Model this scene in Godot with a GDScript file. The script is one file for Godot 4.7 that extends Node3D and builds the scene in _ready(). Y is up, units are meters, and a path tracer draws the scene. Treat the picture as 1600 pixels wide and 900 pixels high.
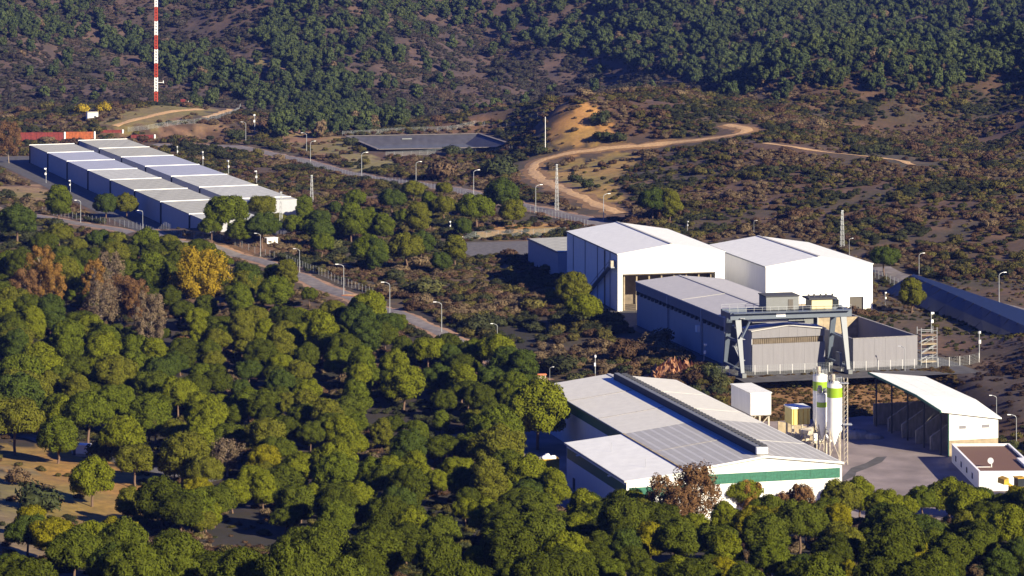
extends Node3D
# A waste works and a concrete plant among stone pines on low hills, seen from a lookout.
# World: x to the right, y up, the view goes towards -z. "d" below is the distance ahead (d = -z).

const F := 4444.0        # focal length in photo pixels (photo 1600 wide)
const EYE := 108.0       # height of the lookout
const HOR := -120.0      # row of the horizon in photo pixels

# ------------------------------------------------------------------ mesh builder
class MB:
	var v := PackedVector3Array()
	var n := PackedVector3Array()
	var c := PackedColorArray()
	var col := Color(1, 1, 1)
	func tri(a: Vector3, b: Vector3, d: Vector3) -> void:
		var m := (d - a).cross(b - a).normalized()
		v.append(a); v.append(b); v.append(d)
		n.append(m); n.append(m); n.append(m)
		c.append(col); c.append(col); c.append(col)
	func trin(a: Vector3, b: Vector3, d: Vector3, na: Vector3, nb: Vector3, nd: Vector3) -> void:
		if (d - a).cross(b - a).dot(na + nb + nd) < 0.0:
			var t := b; b = d; d = t
			t = nb; nb = nd; nd = t
		v.append(a); v.append(b); v.append(d)
		n.append(na); n.append(nb); n.append(nd)
		c.append(col); c.append(col); c.append(col)
	func quad(a: Vector3, b: Vector3, d: Vector3, e: Vector3) -> void:
		tri(a, b, d); tri(a, d, e)
	func face(pts: Array, out: Vector3) -> void:   # flat convex polygon, turned so that it faces «out»
		var m: Vector3 = (pts[2] - pts[0]).cross(pts[1] - pts[0])
		if m.dot(out) < 0.0:
			pts = pts.duplicate(); pts.reverse()
		for i in range(1, pts.size() - 1):
			tri(pts[0], pts[i], pts[i + 1])
	func prism(pts: Array, by: Vector3) -> void:   # polygon extruded by a vector
		var mid := Vector3.ZERO
		for p in pts: mid += p
		mid = mid / pts.size() + by * 0.5
		face(pts, -by)
		var far := []
		for p in pts: far.append(p + by)
		face(far, by)
		for i in pts.size():
			var j := (i + 1) % pts.size()
			var q := [pts[i], pts[j], far[j], far[i]]
			var qc: Vector3 = (pts[i] + pts[j] + far[i] + far[j]) * 0.25
			face(q, qc - mid)
	func box(at: Vector3, size: Vector3, turn := 0.0) -> void:   # «at» is the centre of the bottom
		var b := Basis(Vector3.UP, turn)
		var h := size * 0.5
		var p := []
		for s in [Vector2(-1, -1), Vector2(1, -1), Vector2(1, 1), Vector2(-1, 1)]:
			p.append(at + b * Vector3(s.x * h.x, 0, s.y * h.z))
		prism(p, Vector3(0, size.y, 0))
	func bar(a: Vector3, b: Vector3, w: float, t := 0.0) -> void:   # square bar between two points
		if t == 0.0: t = w
		var d := (b - a).normalized()
		var s := d.cross(Vector3.UP)
		if s.length() < 0.05: s = Vector3.RIGHT
		s = s.normalized()
		var u := s.cross(d).normalized()
		s *= w * 0.5; u *= t * 0.5
		prism([a - s - u, a + s - u, a + s + u, a - s + u], b - a)
	func tube(a: Vector3, b: Vector3, ra: float, rb: float, sides := 8, caps := true) -> void:
		var d := (b - a).normalized()
		var s := d.cross(Vector3(0.31, 0.2, 0.93)).normalized()
		var u := s.cross(d).normalized()
		var ta := []
		var tb := []
		for i in sides:
			var w := TAU * i / sides
			var o := s * cos(w) + u * sin(w)
			ta.append(o)
		for i in sides:
			var o1: Vector3 = ta[i]
			var o2: Vector3 = ta[(i + 1) % sides]
			trin(a + o1 * ra, a + o2 * ra, b + o2 * rb, o1, o2, o2)
			if rb > 0.001: trin(a + o1 * ra, b + o2 * rb, b + o1 * rb, o1, o2, o1)
			tb.append(b + o1 * rb)
		if caps:
			var tc := []
			for o in ta: tc.append(a + o * ra)
			face(tc, -d)
			if rb > 0.01: face(tb, d)
	func blob(at: Vector3, r: Vector3, rng: RandomNumberGenerator, rough := 0.1, rings := 6, segs := 9) -> void:
		var rows := []
		for i in rings + 1:
			var row := []
			var th := PI * i / rings
			for j in segs:
				var ph := TAU * j / segs
				var k := 1.0 + rng.randf_range(-rough, rough)
				row.append(Vector3(sin(th) * cos(ph), cos(th), sin(th) * sin(ph)) * k)
			rows.append(row)
		for i in rings:
			for j in segs:
				var k := (j + 1) % segs
				var p00: Vector3 = rows[i][j]
				var p01: Vector3 = rows[i][k]
				var p10: Vector3 = rows[i + 1][j]
				var p11: Vector3 = rows[i + 1][k]
				if i > 0: trin(at + p00 * r, at + p01 * r, at + p11 * r, p00, p01, p11)
				if i < rings - 1: trin(at + p00 * r, at + p11 * r, at + p10 * r, p00, p11, p10)
	func done() -> ArrayMesh:
		var m := ArrayMesh.new()
		var a := []
		a.resize(Mesh.ARRAY_MAX)
		a[Mesh.ARRAY_VERTEX] = v
		a[Mesh.ARRAY_NORMAL] = n
		a[Mesh.ARRAY_COLOR] = c
		m.add_surface_from_arrays(Mesh.PRIMITIVE_TRIANGLES, a)
		return m

# ------------------------------------------------------------------ scene graph helpers
var taken := {}
var said := {}
var rng := RandomNumberGenerator.new()
var M := {}

func numbered(called: String) -> String:
	var k: int = taken.get(called, 0)
	taken[called] = k + 1
	return called if k == 0 else "%s_%03d" % [called, k]

func tag(o: Node, label: String, category: String, group := "") -> Node:
	o.set_meta("label", label)
	o.set_meta("category", category)
	if group: o.set_meta("group", group)
	return o

func thing(called: String, label: String, category: String, at := Vector3.ZERO, turn := 0.0, group := "") -> Node3D:
	var o := Node3D.new()
	o.name = numbered(called)
	add_child(o)
	o.position = at
	o.rotation.y = turn
	tag(o, label, category, group)
	return o

func obj(called: String, mb: MB, m: Material, parent: Node = null, kind := "") -> MeshInstance3D:
	return put(called, mb.done(), m, parent, kind)

func put(called: String, mesh: Mesh, m: Material, parent: Node = null, kind := "") -> MeshInstance3D:
	var o := MeshInstance3D.new()
	o.mesh = mesh
	o.material_override = m
	if parent:
		o.name = called
		parent.add_child(o, true)
	else:
		o.name = numbered(called)
		add_child(o)
	if kind: o.set_meta("kind", kind)
	return o

func dup(src: Node3D, at: Vector3, turn: float, size: float, label: String) -> Node3D:
	var r: Node3D = src.duplicate()
	r.name = numbered(String(src.get_meta("base_name")))
	add_child(r)
	r.position = at
	r.rotation.y = turn
	r.scale = Vector3.ONE * size
	r.set_meta("label", label)
	r.remove_meta("base_name")
	return r

const ONES := ["zero", "one", "two", "three", "four", "five", "six", "seven", "eight", "nine", "ten", "eleven", "twelve", "thirteen", "fourteen", "fifteen", "sixteen", "seventeen", "eighteen", "nineteen"]
const TENS := ["", "", "twenty", "thirty", "forty", "fifty", "sixty", "seventy", "eighty", "ninety"]
func spell(k: int) -> String:
	k = clampi(k, 0, 99)
	if k < 20: return ONES[k]
	return TENS[k / 10] + ("" if k % 10 == 0 else "-" + ONES[k % 10])

func where(px: float, py: float) -> String:
	return "%s percent across, %s down" % [spell(roundi(px / 16.0)), spell(roundi(py / 9.0))]

func unique(text: String, alternatives: Array) -> String:   # a label that no other thing carries yet
	var t := text
	for a in alternatives:
		if not said.has(t): break
		t = String(a)
	said[t] = true
	return t

# ------------------------------------------------------------------ terrain
const COLS := [-700.0, -300.0, 0.0, 200.0, 400.0, 600.0, 800.0, 1000.0, 1200.0, 1400.0, 1600.0, 1900.0, 2300.0]
var ROWS := [
	[-60.0, 106, 106, 106, 106, 106, 106, 106, 106, 106, 106, 106, 106, 106],
	[60.0, 92, 92, 92, 92, 92, 92, 92, 92, 92, 92, 92, 92, 92],
	[200.0, 54, 54, 54, 54, 54, 54, 54, 54, 54, 54, 54, 54, 54],
	[330.0, 26, 25, 24, 24, 23, 23, 23, 23, 23, 23, 24, 25, 26],
	[430.0, 12, 11, 10, 9, 8, 8, 8, 9, 9, 9, 10, 11, 12],
	[480.0, 8, 7, 5, 3, 1.5, 1.5, 2, 2, 2, 2, 3, 4, 5],
	[520.0, 4, 3, 1, -1.5, -2.5, -2.5, -2.5, -3, -3, -3, -2, -1, 0],
	[560.0, 1, 0, -2, -4, -5, -5, -6, -8, -8, -8, -8, -7, -6],
	[620.0, -1, -2, -4, -5, -6, -6.5, -7, -8, -8, -8, -8, -7, -6],
	[665.0, -1, -2, -4, -5, -6, -6, -6.5, -7.5, -8, -7, 1, 3, 4],
	[690.0, -1, -2, -3, -4.5, -5.5, -5, -5, -0.5, 0, 0, 6, 8, 8],
	[750.0, 0, -1, -2, -3, -4, -1.5, -2.5, 0, 0, 0, 0.5, 3, 5],
	[830.0, 0, 0, -1.5, -1.5, -1, 0, 0, 0, 0, 0, 2, 4, 6],
	[900.0, 0, 0, -0.5, -0.5, 0, 0, 0, 0.5, 2, 3.5, 7, 9, 10],
	[1000.0, 0, 0, 0, 0, 0, 0, 1, 2.5, 7, 11, 14, 15, 14],
	[1100.0, 0, 0, 0, 0, 0, 0.5, 2, 8, 15.5, 15.5, 13, 12, 11],
	[1195.0, 1, 0, 0, 0, 0, 1, 4, 12, 21, 14, 10, 10, 9],
	[1255.0, 1, 1, 0.5, 0.5, 0.5, 1.5, 4.5, 26, 21, 13, 10, 10, 9],
	[1300.0, 2, 2, 1, 1, 1, 2, 4.5, 27, 19, 11, 9, 10, 10],
	[1370.0, 2, 2, 2, 3, 3, 2.5, 8, 26, 17, 14, 16, 17, 17],
	[1430.0, 3, 2, 3, 7, 6, 3, 13, 24, 18, 21, 24, 24, 24],
	[1500.0, 4, 3, 4, 11, 7, 2, 10, 14, 22, 29, 31, 30, 28],
	[1600.0, 8, 8, 7, 7, 3, 0, 2, 6, 16, 22, 25, 25, 24],
	[1700.0, 22, 21, 20, 18, 13, 9, 8, 12, 18, 22, 26, 27, 28],
	[1850.0, 46, 46, 46, 43, 38, 33, 32, 36, 40, 44, 47, 50, 52],
	[2000.0, 70, 70, 70, 68, 64, 62, 63, 66, 70, 74, 77, 80, 82],
	[2200.0, 104, 105, 106, 106, 103, 103, 104, 107, 110, 114, 116, 118, 120],
	[2500.0, 150, 155, 160, 160, 160, 160, 160, 162, 165, 168, 170, 170, 170],
	[2900.0, 190, 196, 200, 200, 200, 200, 200, 200, 202, 204, 205, 205, 205],
]
var pads := []      # [centre x, centre d, yaw, half across, half along, level, blend]
var bump := FastNoiseLite.new()
var fine := FastNoiseLite.new()
var patchy := FastNoiseLite.new()

func catmull(a: float, b: float, c: float, d: float, t: float) -> float:
	return b + 0.5 * t * (c - a + t * (2.0 * a - 5.0 * b + 4.0 * c - d + t * (3.0 * (b - c) + d - a)))

func row_at(r: int, u: float) -> float:
	var row: Array = ROWS[r]
	var k := 0
	while k < COLS.size() - 2 and u > COLS[k + 1]: k += 1
	var t := clampf((u - COLS[k]) / (COLS[k + 1] - COLS[k]), 0.0, 1.0)
	var a: float = row[1 + maxi(k - 1, 0)]
	var b: float = row[1 + k]
	var c: float = row[2 + k]
	var d: float = row[1 + mini(k + 2, COLS.size() - 1)]
	return catmull(a, b, c, d, t)

func ground(x: float, d: float) -> float:
	var u := clampf(800.0 + F * x / maxf(d, 200.0), -700.0, 2300.0)
	var r := 0
	while r < ROWS.size() - 2 and d > ROWS[r + 1][0]: r += 1
	var t: float = clampf((d - ROWS[r][0]) / (ROWS[r + 1][0] - ROWS[r][0]), 0.0, 1.0)
	var h := catmull(row_at(maxi(r - 1, 0), u), row_at(r, u), row_at(r + 1, u), row_at(mini(r + 2, ROWS.size() - 1), u), t)
	var far := maxf(smoothstep(1560.0, 1800.0, d), 0.55 * smoothstep(1230.0, 1400.0, d) * smoothstep(1000.0, 1150.0, u))
	h += 15.0 * exp(-pow((x - 24.0) / 22.0, 2.0) - pow((d - 1268.0) / 36.0, 2.0))
	h += (13.0 * smoothstep(1135.0, 1235.0, u) - 7.0 * exp(-pow((u - 1105.0) / 50.0, 2.0))) * smoothstep(1370.0, 1440.0, d) * (1.0 - smoothstep(1540.0, 1640.0, d))
	h += 11.0 * smoothstep(1520.0, 1680.0, u) * smoothstep(1120.0, 1220.0, d) * (1.0 - smoothstep(1480.0, 1600.0, d))
	h += 15.0 * sin((x * 0.9 + d * 0.5) * 0.026 + 1.2 * sin(d * 0.009)) * smoothstep(1640.0, 1820.0, d)
	h += bump.get_noise_2d(x, d) * lerpf(1.2, 20.0, far) + fine.get_noise_2d(x, d) * lerpf(0.5, 1.6, far)
	for p in pads:
		var dx: float = x - p[0]
		var dd: float = d - p[1]
		var ca: float = p[7]
		var sa: float = p[8]
		var lx: float = absf(dx * ca + dd * sa) - p[3]
		var ld: float = absf(-dx * sa + dd * ca) - p[4]
		if lx > p[6] or ld > p[6]: continue
		var out := Vector2(maxf(lx, 0.0), maxf(ld, 0.0)).length()
		if out < p[6]:
			h = lerpf(p[5], h, smoothstep(0.0, p[6], out))
	return h

func pad(x: float, d: float, yaw: float, across: float, along: float, level: float, blend: float) -> void:
	pads.append([x, d, yaw, across, along, level, blend, cos(deg_to_rad(yaw)), sin(deg_to_rad(yaw))])

func on(x: float, d: float, up := 0.0) -> Vector3:
	return Vector3(x, ground(x, d) + up, -d)

# where the view through a photo pixel meets the ground: (x, d)
func spot(px: float, py: float) -> Vector2:
	var d := 380.0
	var last := d
	while d < 2900.0:
		var x := (px - 800.0) * d / F
		if EYE - (py - HOR) * d / F <= ground(x, d):
			var lo := last
			var hi := d
			for i in 8:
				var m := (lo + hi) * 0.5
				if EYE - (py - HOR) * m / F <= ground((px - 800.0) * m / F, m): hi = m
				else: lo = m
			return Vector2((px - 800.0) * hi / F, hi)
		last = d
		d += 4.0 + d * 0.003
	return Vector2((px - 800.0) * 2900.0 / F, 2900.0)

func pixel(p: Vector3) -> Vector2:
	return Vector2(800.0 + F * p.x / -p.z, HOR + F * (EYE - p.y) / -p.z)

func spots(list: Array) -> PackedVector2Array:
	var r := PackedVector2Array()
	for p in list: r.append(spot(p.x, p.y))
	return r

# ------------------------------------------------------------------ materials
func noise_tex(freq: float, lo: float, hi: float, octaves: int, sd: int) -> NoiseTexture2D:
	var nz := FastNoiseLite.new()
	nz.seed = sd
	nz.frequency = freq
	nz.fractal_octaves = octaves
	var g := Gradient.new()
	g.set_color(0, Color(lo, lo, lo))
	g.set_color(1, Color(hi, hi, hi))
	var t := NoiseTexture2D.new()
	t.width = 512
	t.height = 512
	t.seamless = true
	t.noise = nz
	t.color_ramp = g
	return t

func mat(called: String, lin: Color, rough := 0.8, tex: Texture2D = null, scale := 0.05, metal := 0.0) -> StandardMaterial3D:
	var m := StandardMaterial3D.new()
	m.resource_name = called
	m.albedo_color = lin.linear_to_srgb()
	m.roughness = rough
	m.metallic = metal
	if tex:
		m.albedo_texture = tex
		m.uv1_triplanar = true
		m.uv1_world_triplanar = true
		m.uv1_scale = Vector3.ONE * scale
	M[called] = m
	return m

func leaf_mat(called: String, lin: Color) -> StandardMaterial3D:
	var m := mat(called, lin, 0.75)
	m.vertex_color_use_as_albedo = true
	m.backlight_enabled = true
	m.backlight = Color(0.08, 0.09, 0.03)
	m.metallic_specular = 0.1
	return m

func make_materials() -> void:
	var mild := noise_tex(0.012, 0.93, 1.0, 5, 3)
	var streak := noise_tex(0.02, 0.72, 1.0, 5, 7)
	var strong := noise_tex(0.016, 0.74, 1.0, 6, 11)
	var grain := noise_tex(0.05, 0.76, 1.0, 4, 5)
	mat("white", Color(0.80, 0.80, 0.79), 0.55, mild, 0.03)
	for w in ["white"]: M[w].uv1_scale = Vector3(0.22, 0.018, 0.22)
	mat("roof_white", Color(0.80, 0.80, 0.74), 0.5, mild, 0.05)
	mat("roof_cream", Color(0.66, 0.64, 0.56), 0.6, mild, 0.06)
	mat("roof_grey", Color(0.40, 0.39, 0.36), 0.55, mild, 0.05)
	mat("roof_strip", Color(0.52, 0.51, 0.47), 0.45, mild, 0.05)
	mat("roof_shed", Color(0.43, 0.42, 0.42), 0.7, mild, 0.06)
	mat("shed_wall", Color(0.36, 0.365, 0.40), 0.7, mild, 0.05)
	M.shed_wall.uv1_scale = Vector3(0.2, 0.02, 0.2)
	mat("cell_wall", Color(0.36, 0.37, 0.42), 0.7, mild, 0.05)
	mat("cell_light", Color(0.56, 0.57, 0.54), 0.8, streak, 0.035)
	mat("cell_weathered", Color(0.54, 0.54, 0.48), 0.85, strong, 0.05)
	M.cell_weathered.albedo_texture = noise_tex(0.02, 0.6, 1.0, 6, 31)
	M.cell_weathered.uv1_scale = Vector3(0.022, 0.05, 0.13)
	M.cell_light.uv1_scale = Vector3(0.03, 0.05, 0.09)
	mat("cell_blue", Color(0.34, 0.36, 0.44), 0.75, mild, 0.04)
	mat("white_trim", Color(0.8, 0.8, 0.8), 0.5)
	mat("concrete", Color(0.34, 0.32, 0.31), 0.85, streak, 0.04)
	mat("concrete_pale", Color(0.20, 0.197, 0.225), 0.85, mild, 0.04)
	M.concrete_pale.uv1_scale = Vector3(0.2, 0.02, 0.2)
	mat("concrete_warm", Color(0.42, 0.34, 0.23), 0.85, streak, 0.05)
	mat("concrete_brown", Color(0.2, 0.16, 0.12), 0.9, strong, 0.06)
	M.concrete.uv1_scale = Vector3(0.1, 0.03, 0.1)
	mat("green_band", Color(0.03, 0.17, 0.11), 0.5, streak, 0.15)
	mat("steel", Color(0.105, 0.13, 0.175), 0.45, mild, 0.06)
	mat("galvanised", Color(0.36, 0.38, 0.41), 0.4, null, 1.0, 0.3)
	mat("dark_steel", Color(0.04, 0.042, 0.05), 0.9)
	mat("dark_interior", Color(0.10, 0.09, 0.08), 0.9)
	mat("machinery", Color(0.16, 0.17, 0.18), 0.6, mild, 0.1)
	mat("beige", Color(0.55, 0.48, 0.28), 0.6)
	mat("yellow", Color(0.62, 0.36, 0.02), 0.5, streak, 0.1)
	mat("yellow_pale", Color(0.6, 0.5, 0.16), 0.6, mild, 0.1)
	mat("lime", Color(0.22, 0.36, 0.01), 0.45)
	mat("silo_white", Color(0.8, 0.8, 0.78), 0.4, mild, 0.08)
	mat("rusty_white", Color(0.52, 0.46, 0.38), 0.7, strong, 0.12)
	mat("red", Color(0.21, 0.028, 0.022), 0.55, streak, 0.06)
	mat("orange", Color(0.42, 0.105, 0.025), 0.55, streak, 0.06)
	mat("mast_red", Color(0.38, 0.05, 0.02), 0.5)
	mat("brown_roof", Color(0.17, 0.085, 0.055), 0.9, grain, 0.15)
	mat("asphalt", Color(0.13, 0.12, 0.12), 0.9, streak, 0.04)
	mat("yard", Color(0.26, 0.212, 0.208), 0.9, strong, 0.012)
	mat("dark_yard", Color(0.085, 0.08, 0.082), 0.9, streak, 0.03)
	mat("road_pale", Color(0.20, 0.175, 0.17), 0.9, streak, 0.03)
	mat("earth_verge", Color(0.26, 0.14, 0.05), 0.95, strong, 0.05)
	mat("verge", Color(0.34, 0.2, 0.12), 0.95, strong, 0.05)
	mat("track", Color(0.58, 0.36, 0.17), 0.95, streak, 0.05)
	mat("liner", Color(0.06, 0.06, 0.078), 0.7, streak, 0.02)
	mat("liner_blue", Color(0.008, 0.022, 0.08), 0.6, streak, 0.05)
	var water := mat("water", Color(0.10, 0.12, 0.16), 0.08)
	water.metallic_specular = 0.7
	mat("rock", Color(0.40, 0.20, 0.10), 0.95, strong, 0.06)
	mat("rock_pale", Color(0.28, 0.20, 0.14), 0.95, strong, 0.08)
	mat("earth_dark", Color(0.085, 0.055, 0.045), 0.95, grain, 0.12)
	mat("bark", Color(0.16, 0.10, 0.07), 0.95, grain, 0.5)
	mat("bark_pale", Color(0.30, 0.24, 0.20), 0.95, grain, 0.5)
	mat("kerb_red", Color(0.5, 0.16, 0.07), 0.8)
	mat("glass_dark", Color(0.02, 0.025, 0.03), 0.15)
	mat("fence_wire", Color(0.32, 0.36, 0.38), 0.5, null, 1.0, 0.2)
	var g := mat("ground", Color(1, 1, 1), 0.95, strong, 0.02)
	g.vertex_color_use_as_albedo = true
	g.detail_enabled = true
	g.detail_blend_mode = BaseMaterial3D.BLEND_MODE_MUL
	g.detail_albedo = grain
	g.uv2_triplanar = true
	g.uv2_world_triplanar = true
	g.uv2_scale = Vector3.ONE * 0.11
	leaf_mat("pine_fresh", Color(0.110, 0.122, 0.009))
	leaf_mat("pine_mid", Color(0.076, 0.094, 0.009))
	leaf_mat("pine_deep", Color(0.046, 0.064, 0.011))
	leaf_mat("pine_olive", Color(0.096, 0.098, 0.012))
	leaf_mat("pine_gold", Color(0.15, 0.136, 0.007))
	leaf_mat("leaf_yellow", Color(0.24, 0.165, 0.014))
	leaf_mat("leaf_orange", Color(0.19, 0.105, 0.028))
	leaf_mat("leaf_rust", Color(0.14, 0.078, 0.036))
	leaf_mat("leaf_grey", Color(0.14, 0.105, 0.07))
	leaf_mat("scrub", Color(1, 1, 1))
	leaf_mat("shrub_olive", Color(0.08, 0.082, 0.03))
	leaf_mat("shrub_dark", Color(0.04, 0.048, 0.02))
	leaf_mat("shrub_brown", Color(0.115, 0.078, 0.045))
	leaf_mat("shrub_yellow", Color(0.30, 0.22, 0.02))

# ------------------------------------------------------------------ _ready
func _ready() -> void:
	rng.seed = 20240
	# camera: level, with the lens shifted down, as the photograph's uprights show
	var cam := Camera3D.new()
	cam.name = "camera"
	cam.set_frustum(900.0 / F, Vector2(0, -(450.0 - HOR) / F), 1.0, 6000.0)
	cam.position = Vector3(0, EYE, 0)
	add_child(cam)
	cam.current = true
	# sky and air
	var sky := ProceduralSkyMaterial.new()
	sky.sky_top_color = Color(0.10, 0.25, 0.64)
	sky.sky_horizon_color = Color(0.48, 0.60, 0.80)
	sky.sky_curve = 0.12
	sky.ground_bottom_color = Color(0.16, 0.14, 0.12)
	sky.ground_horizon_color = Color(0.45, 0.5, 0.58)
	sky.sun_angle_max = 1.0
	var env := Environment.new()
	env.background_mode = Environment.BG_SKY
	env.sky = Sky.new()
	env.sky.sky_material = sky
	env.background_energy_multiplier = 0.5
	env.tonemap_mode = Environment.TONE_MAPPER_LINEAR
	env.tonemap_exposure = 2.35
	env.sdfgi_enabled = true
	env.ssao_enabled = true
	env.ssil_enabled = true
	env.fog_enabled = true
	env.fog_density = 0.000035
	env.fog_light_color = Color(0.42, 0.55, 1.0)
	var we := WorldEnvironment.new()
	we.name = "world_environment"
	we.environment = env
	add_child(we)
	# low winter sun from behind the lookout, well to the right
	var sun := DirectionalLight3D.new()
	sun.name = "sun"
	sun.light_energy = 1.6
	sun.light_color = Color(1.0, 0.945, 0.82)
	sun.light_angular_distance = 0.5
	sun.shadow_enabled = true
	var e := deg_to_rad(24.0)
	sun.basis = Basis.looking_at(-Vector3(0.719 * cos(e), sin(e), 0.695 * cos(e)))
	add_child(sun)

	make_materials()
	bump.seed = 4
	bump.frequency = 0.006
	bump.fractal_octaves = 3
	fine.seed = 9
	fine.frequency = 0.035
	fine.fractal_octaves = 2
	patchy.seed = 21
	patchy.frequency = 0.012
	patchy.fractal_octaves = 4
	pad(61.5, 762, 14.5, 31, 91, 0.0, 22)          # halls and gantry crane
	pad(2, 945, 12.5, 22, 24, 0.0, 25)             # tarmac beyond the hall
	pad(-150, 1150, 19.5, 40, 185, 0.0, 40)        # storage cells
	pad(-205, 1398, 8, 60, 12, 0.0, 18)             # ground under the steel bins
	pad(-106, 952, 19.5, 12, 16, 4.2, 20)           # bank hiding the foot of the last cell
	pad(-39, 1364, 13.5, 40, 50, 3.0, 25)          # reservoir bench
	pad(-39, 1364, 13.5, 26, 36, -3.5, 16)         # reservoir basin
	pad(55, 604, 15, 58, 58, -8.0, 13)             # concrete works' yard
	build_terrain()
	build_roads()
	build_green_hall()
	build_white_halls()
	build_grey_shed()
	build_pen()
	build_crane()
	build_cells()
	build_yard_things()
	build_far_things()
	build_lamps()
	build_fences()
	build_plants()


# ------------------------------------------------------------------ ground, roads, yards
var zones := []

func zone(list: Array, lin: Color, ragged: float) -> void:
	zones.append([spots(list), lin, ragged])

func build_terrain() -> void:
	var clay := Color(0.62, 0.31, 0.085)
	zone([Vector2(857, 190), Vector2(895, 172), Vector2(935, 168), Vector2(950, 178), Vector2(945, 205), Vector2(1000, 215), Vector2(960, 228), Vector2(900, 233), Vector2(853, 236)], clay, 4.0)
	zone([Vector2(862, 268), Vector2(900, 250), Vector2(960, 240), Vector2(1010, 246), Vector2(1000, 262), Vector2(975, 276), Vector2(950, 300), Vector2(962, 326), Vector2(900, 303), Vector2(862, 284)], Color(0.56, 0.32, 0.075), 5.0)
	zone([Vector2(745, 364), Vector2(790, 352), Vector2(860, 349), Vector2(892, 355), Vector2(888, 366), Vector2(800, 368), Vector2(750, 374)], clay, 2.0)
	zone([Vector2(-60, 292), Vector2(75, 289), Vector2(82, 314), Vector2(60, 319), Vector2(-60, 308)], Color(0.42, 0.25, 0.13), 3.0)
	zone([Vector2(415, 190), Vector2(470, 195), Vector2(530, 213), Vector2(552, 236), Vector2(500, 246), Vector2(430, 222)], Color(0.34, 0.175, 0.09), 7.0)
	zone([Vector2(190, 205), Vector2(250, 196), Vector2(330, 196), Vector2(400, 214), Vector2(330, 224), Vector2(240, 216)], Color(0.27, 0.15, 0.085), 8.0)
	zone([Vector2(160, 186), Vector2(230, 168), Vector2(330, 167), Vector2(352, 175), Vector2(300, 184), Vector2(250, 195), Vector2(150, 200)], Color(0.27, 0.2, 0.07), 4.0)
	zone([Vector2(530, 213), Vector2(560, 242), Vector2(600, 245), Vector2(655, 262), Vector2(560, 268), Vector2(515, 235)], Color(0.30, 0.24, 0.09), 3.0)
	zone([Vector2(-20, 690), Vector2(60, 690), Vector2(150, 722), Vector2(245, 748), Vector2(230, 800), Vector2(170, 830), Vector2(110, 822), Vector2(60, 792), Vector2(-20, 765)], Color(0.46, 0.235, 0.05), 2.5)
	zone([Vector2(-20, 730), Vector2(30, 735), Vector2(80, 770), Vector2(60, 900), Vector2(-20, 900)], Color(0.30, 0.205, 0.10), 3.0)
	zone([Vector2(1120, 586), Vector2(1450, 582), Vector2(1480, 600), Vector2(1350, 660), Vector2(1140, 660)], Color(0.20, 0.105, 0.05), 1.0)
	zone([Vector2(1440, 600), Vector2(1500, 575), Vector2(1640, 545), Vector2(1640, 680), Vector2(1560, 660), Vector2(1500, 612)], Color(0.085, 0.055, 0.042), 1.0)
	zone([Vector2(380, 90), Vector2(455, 100), Vector2(470, 118), Vector2(380, 112)], Color(0.30, 0.19, 0.11), 6.0)
	zone([Vector2(390, 152), Vector2(445, 150), Vector2(450, 162), Vector2(400, 164)], Color(0.36, 0.2, 0.10), 5.0)
	var us := []
	var u := -1300.0
	while u < 2900.0:
		us.append(u)
		u += 8.0 if u > -150.0 and u < 1750.0 else 50.0
	var ds := [-60.0, -20.0, 20.0, 60.0, 110.0, 160.0, 210.0, 260.0, 300.0, 340.0, 370.0]
	var d := 395.0
	while d < 1000.0: ds.append(d); d += 3.2
	while d < 1560.0: ds.append(d); d += 4.5
	while d < 2150.0: ds.append(d); d += 7.0
	while d < 2950.0: ds.append(d); d += 40.0
	var w: int = us.size()
	var hgt: int = ds.size()
	var vs := PackedVector3Array()
	var cs := PackedColorArray()
	for r in hgt:
		var dd: float = ds[r]
		for k in w:
			var uu: float = us[k]
			var x: float = (uu - 800.0) * maxf(dd, 150.0) / F
			vs.append(Vector3(x, ground(x, dd), -dd))
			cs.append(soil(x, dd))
	var idx := PackedInt32Array()
	for r in hgt - 1:
		for k in w - 1:
			var a := r * w + k
			idx.append_array([a, a + w, a + 1, a + 1, a + w, a + w + 1])
	var ns := PackedVector3Array()
	ns.resize(vs.size())
	for r in hgt:
		for k in w:
			var a := vs[r * w + mini(k + 1, w - 1)] - vs[r * w + maxi(k - 1, 0)]
			var b := vs[mini(r + 1, hgt - 1) * w + k] - vs[maxi(r - 1, 0) * w + k]
			ns[r * w + k] = a.cross(b).normalized()
	var arr := []
	arr.resize(Mesh.ARRAY_MAX)
	arr[Mesh.ARRAY_VERTEX] = vs
	arr[Mesh.ARRAY_NORMAL] = ns
	arr[Mesh.ARRAY_COLOR] = cs
	arr[Mesh.ARRAY_INDEX] = idx
	var mesh := ArrayMesh.new()
	mesh.add_surface_from_arrays(Mesh.PRIMITIVE_TRIANGLES, arr)
	put("terrain", mesh, M.ground, null, "structure")

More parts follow.
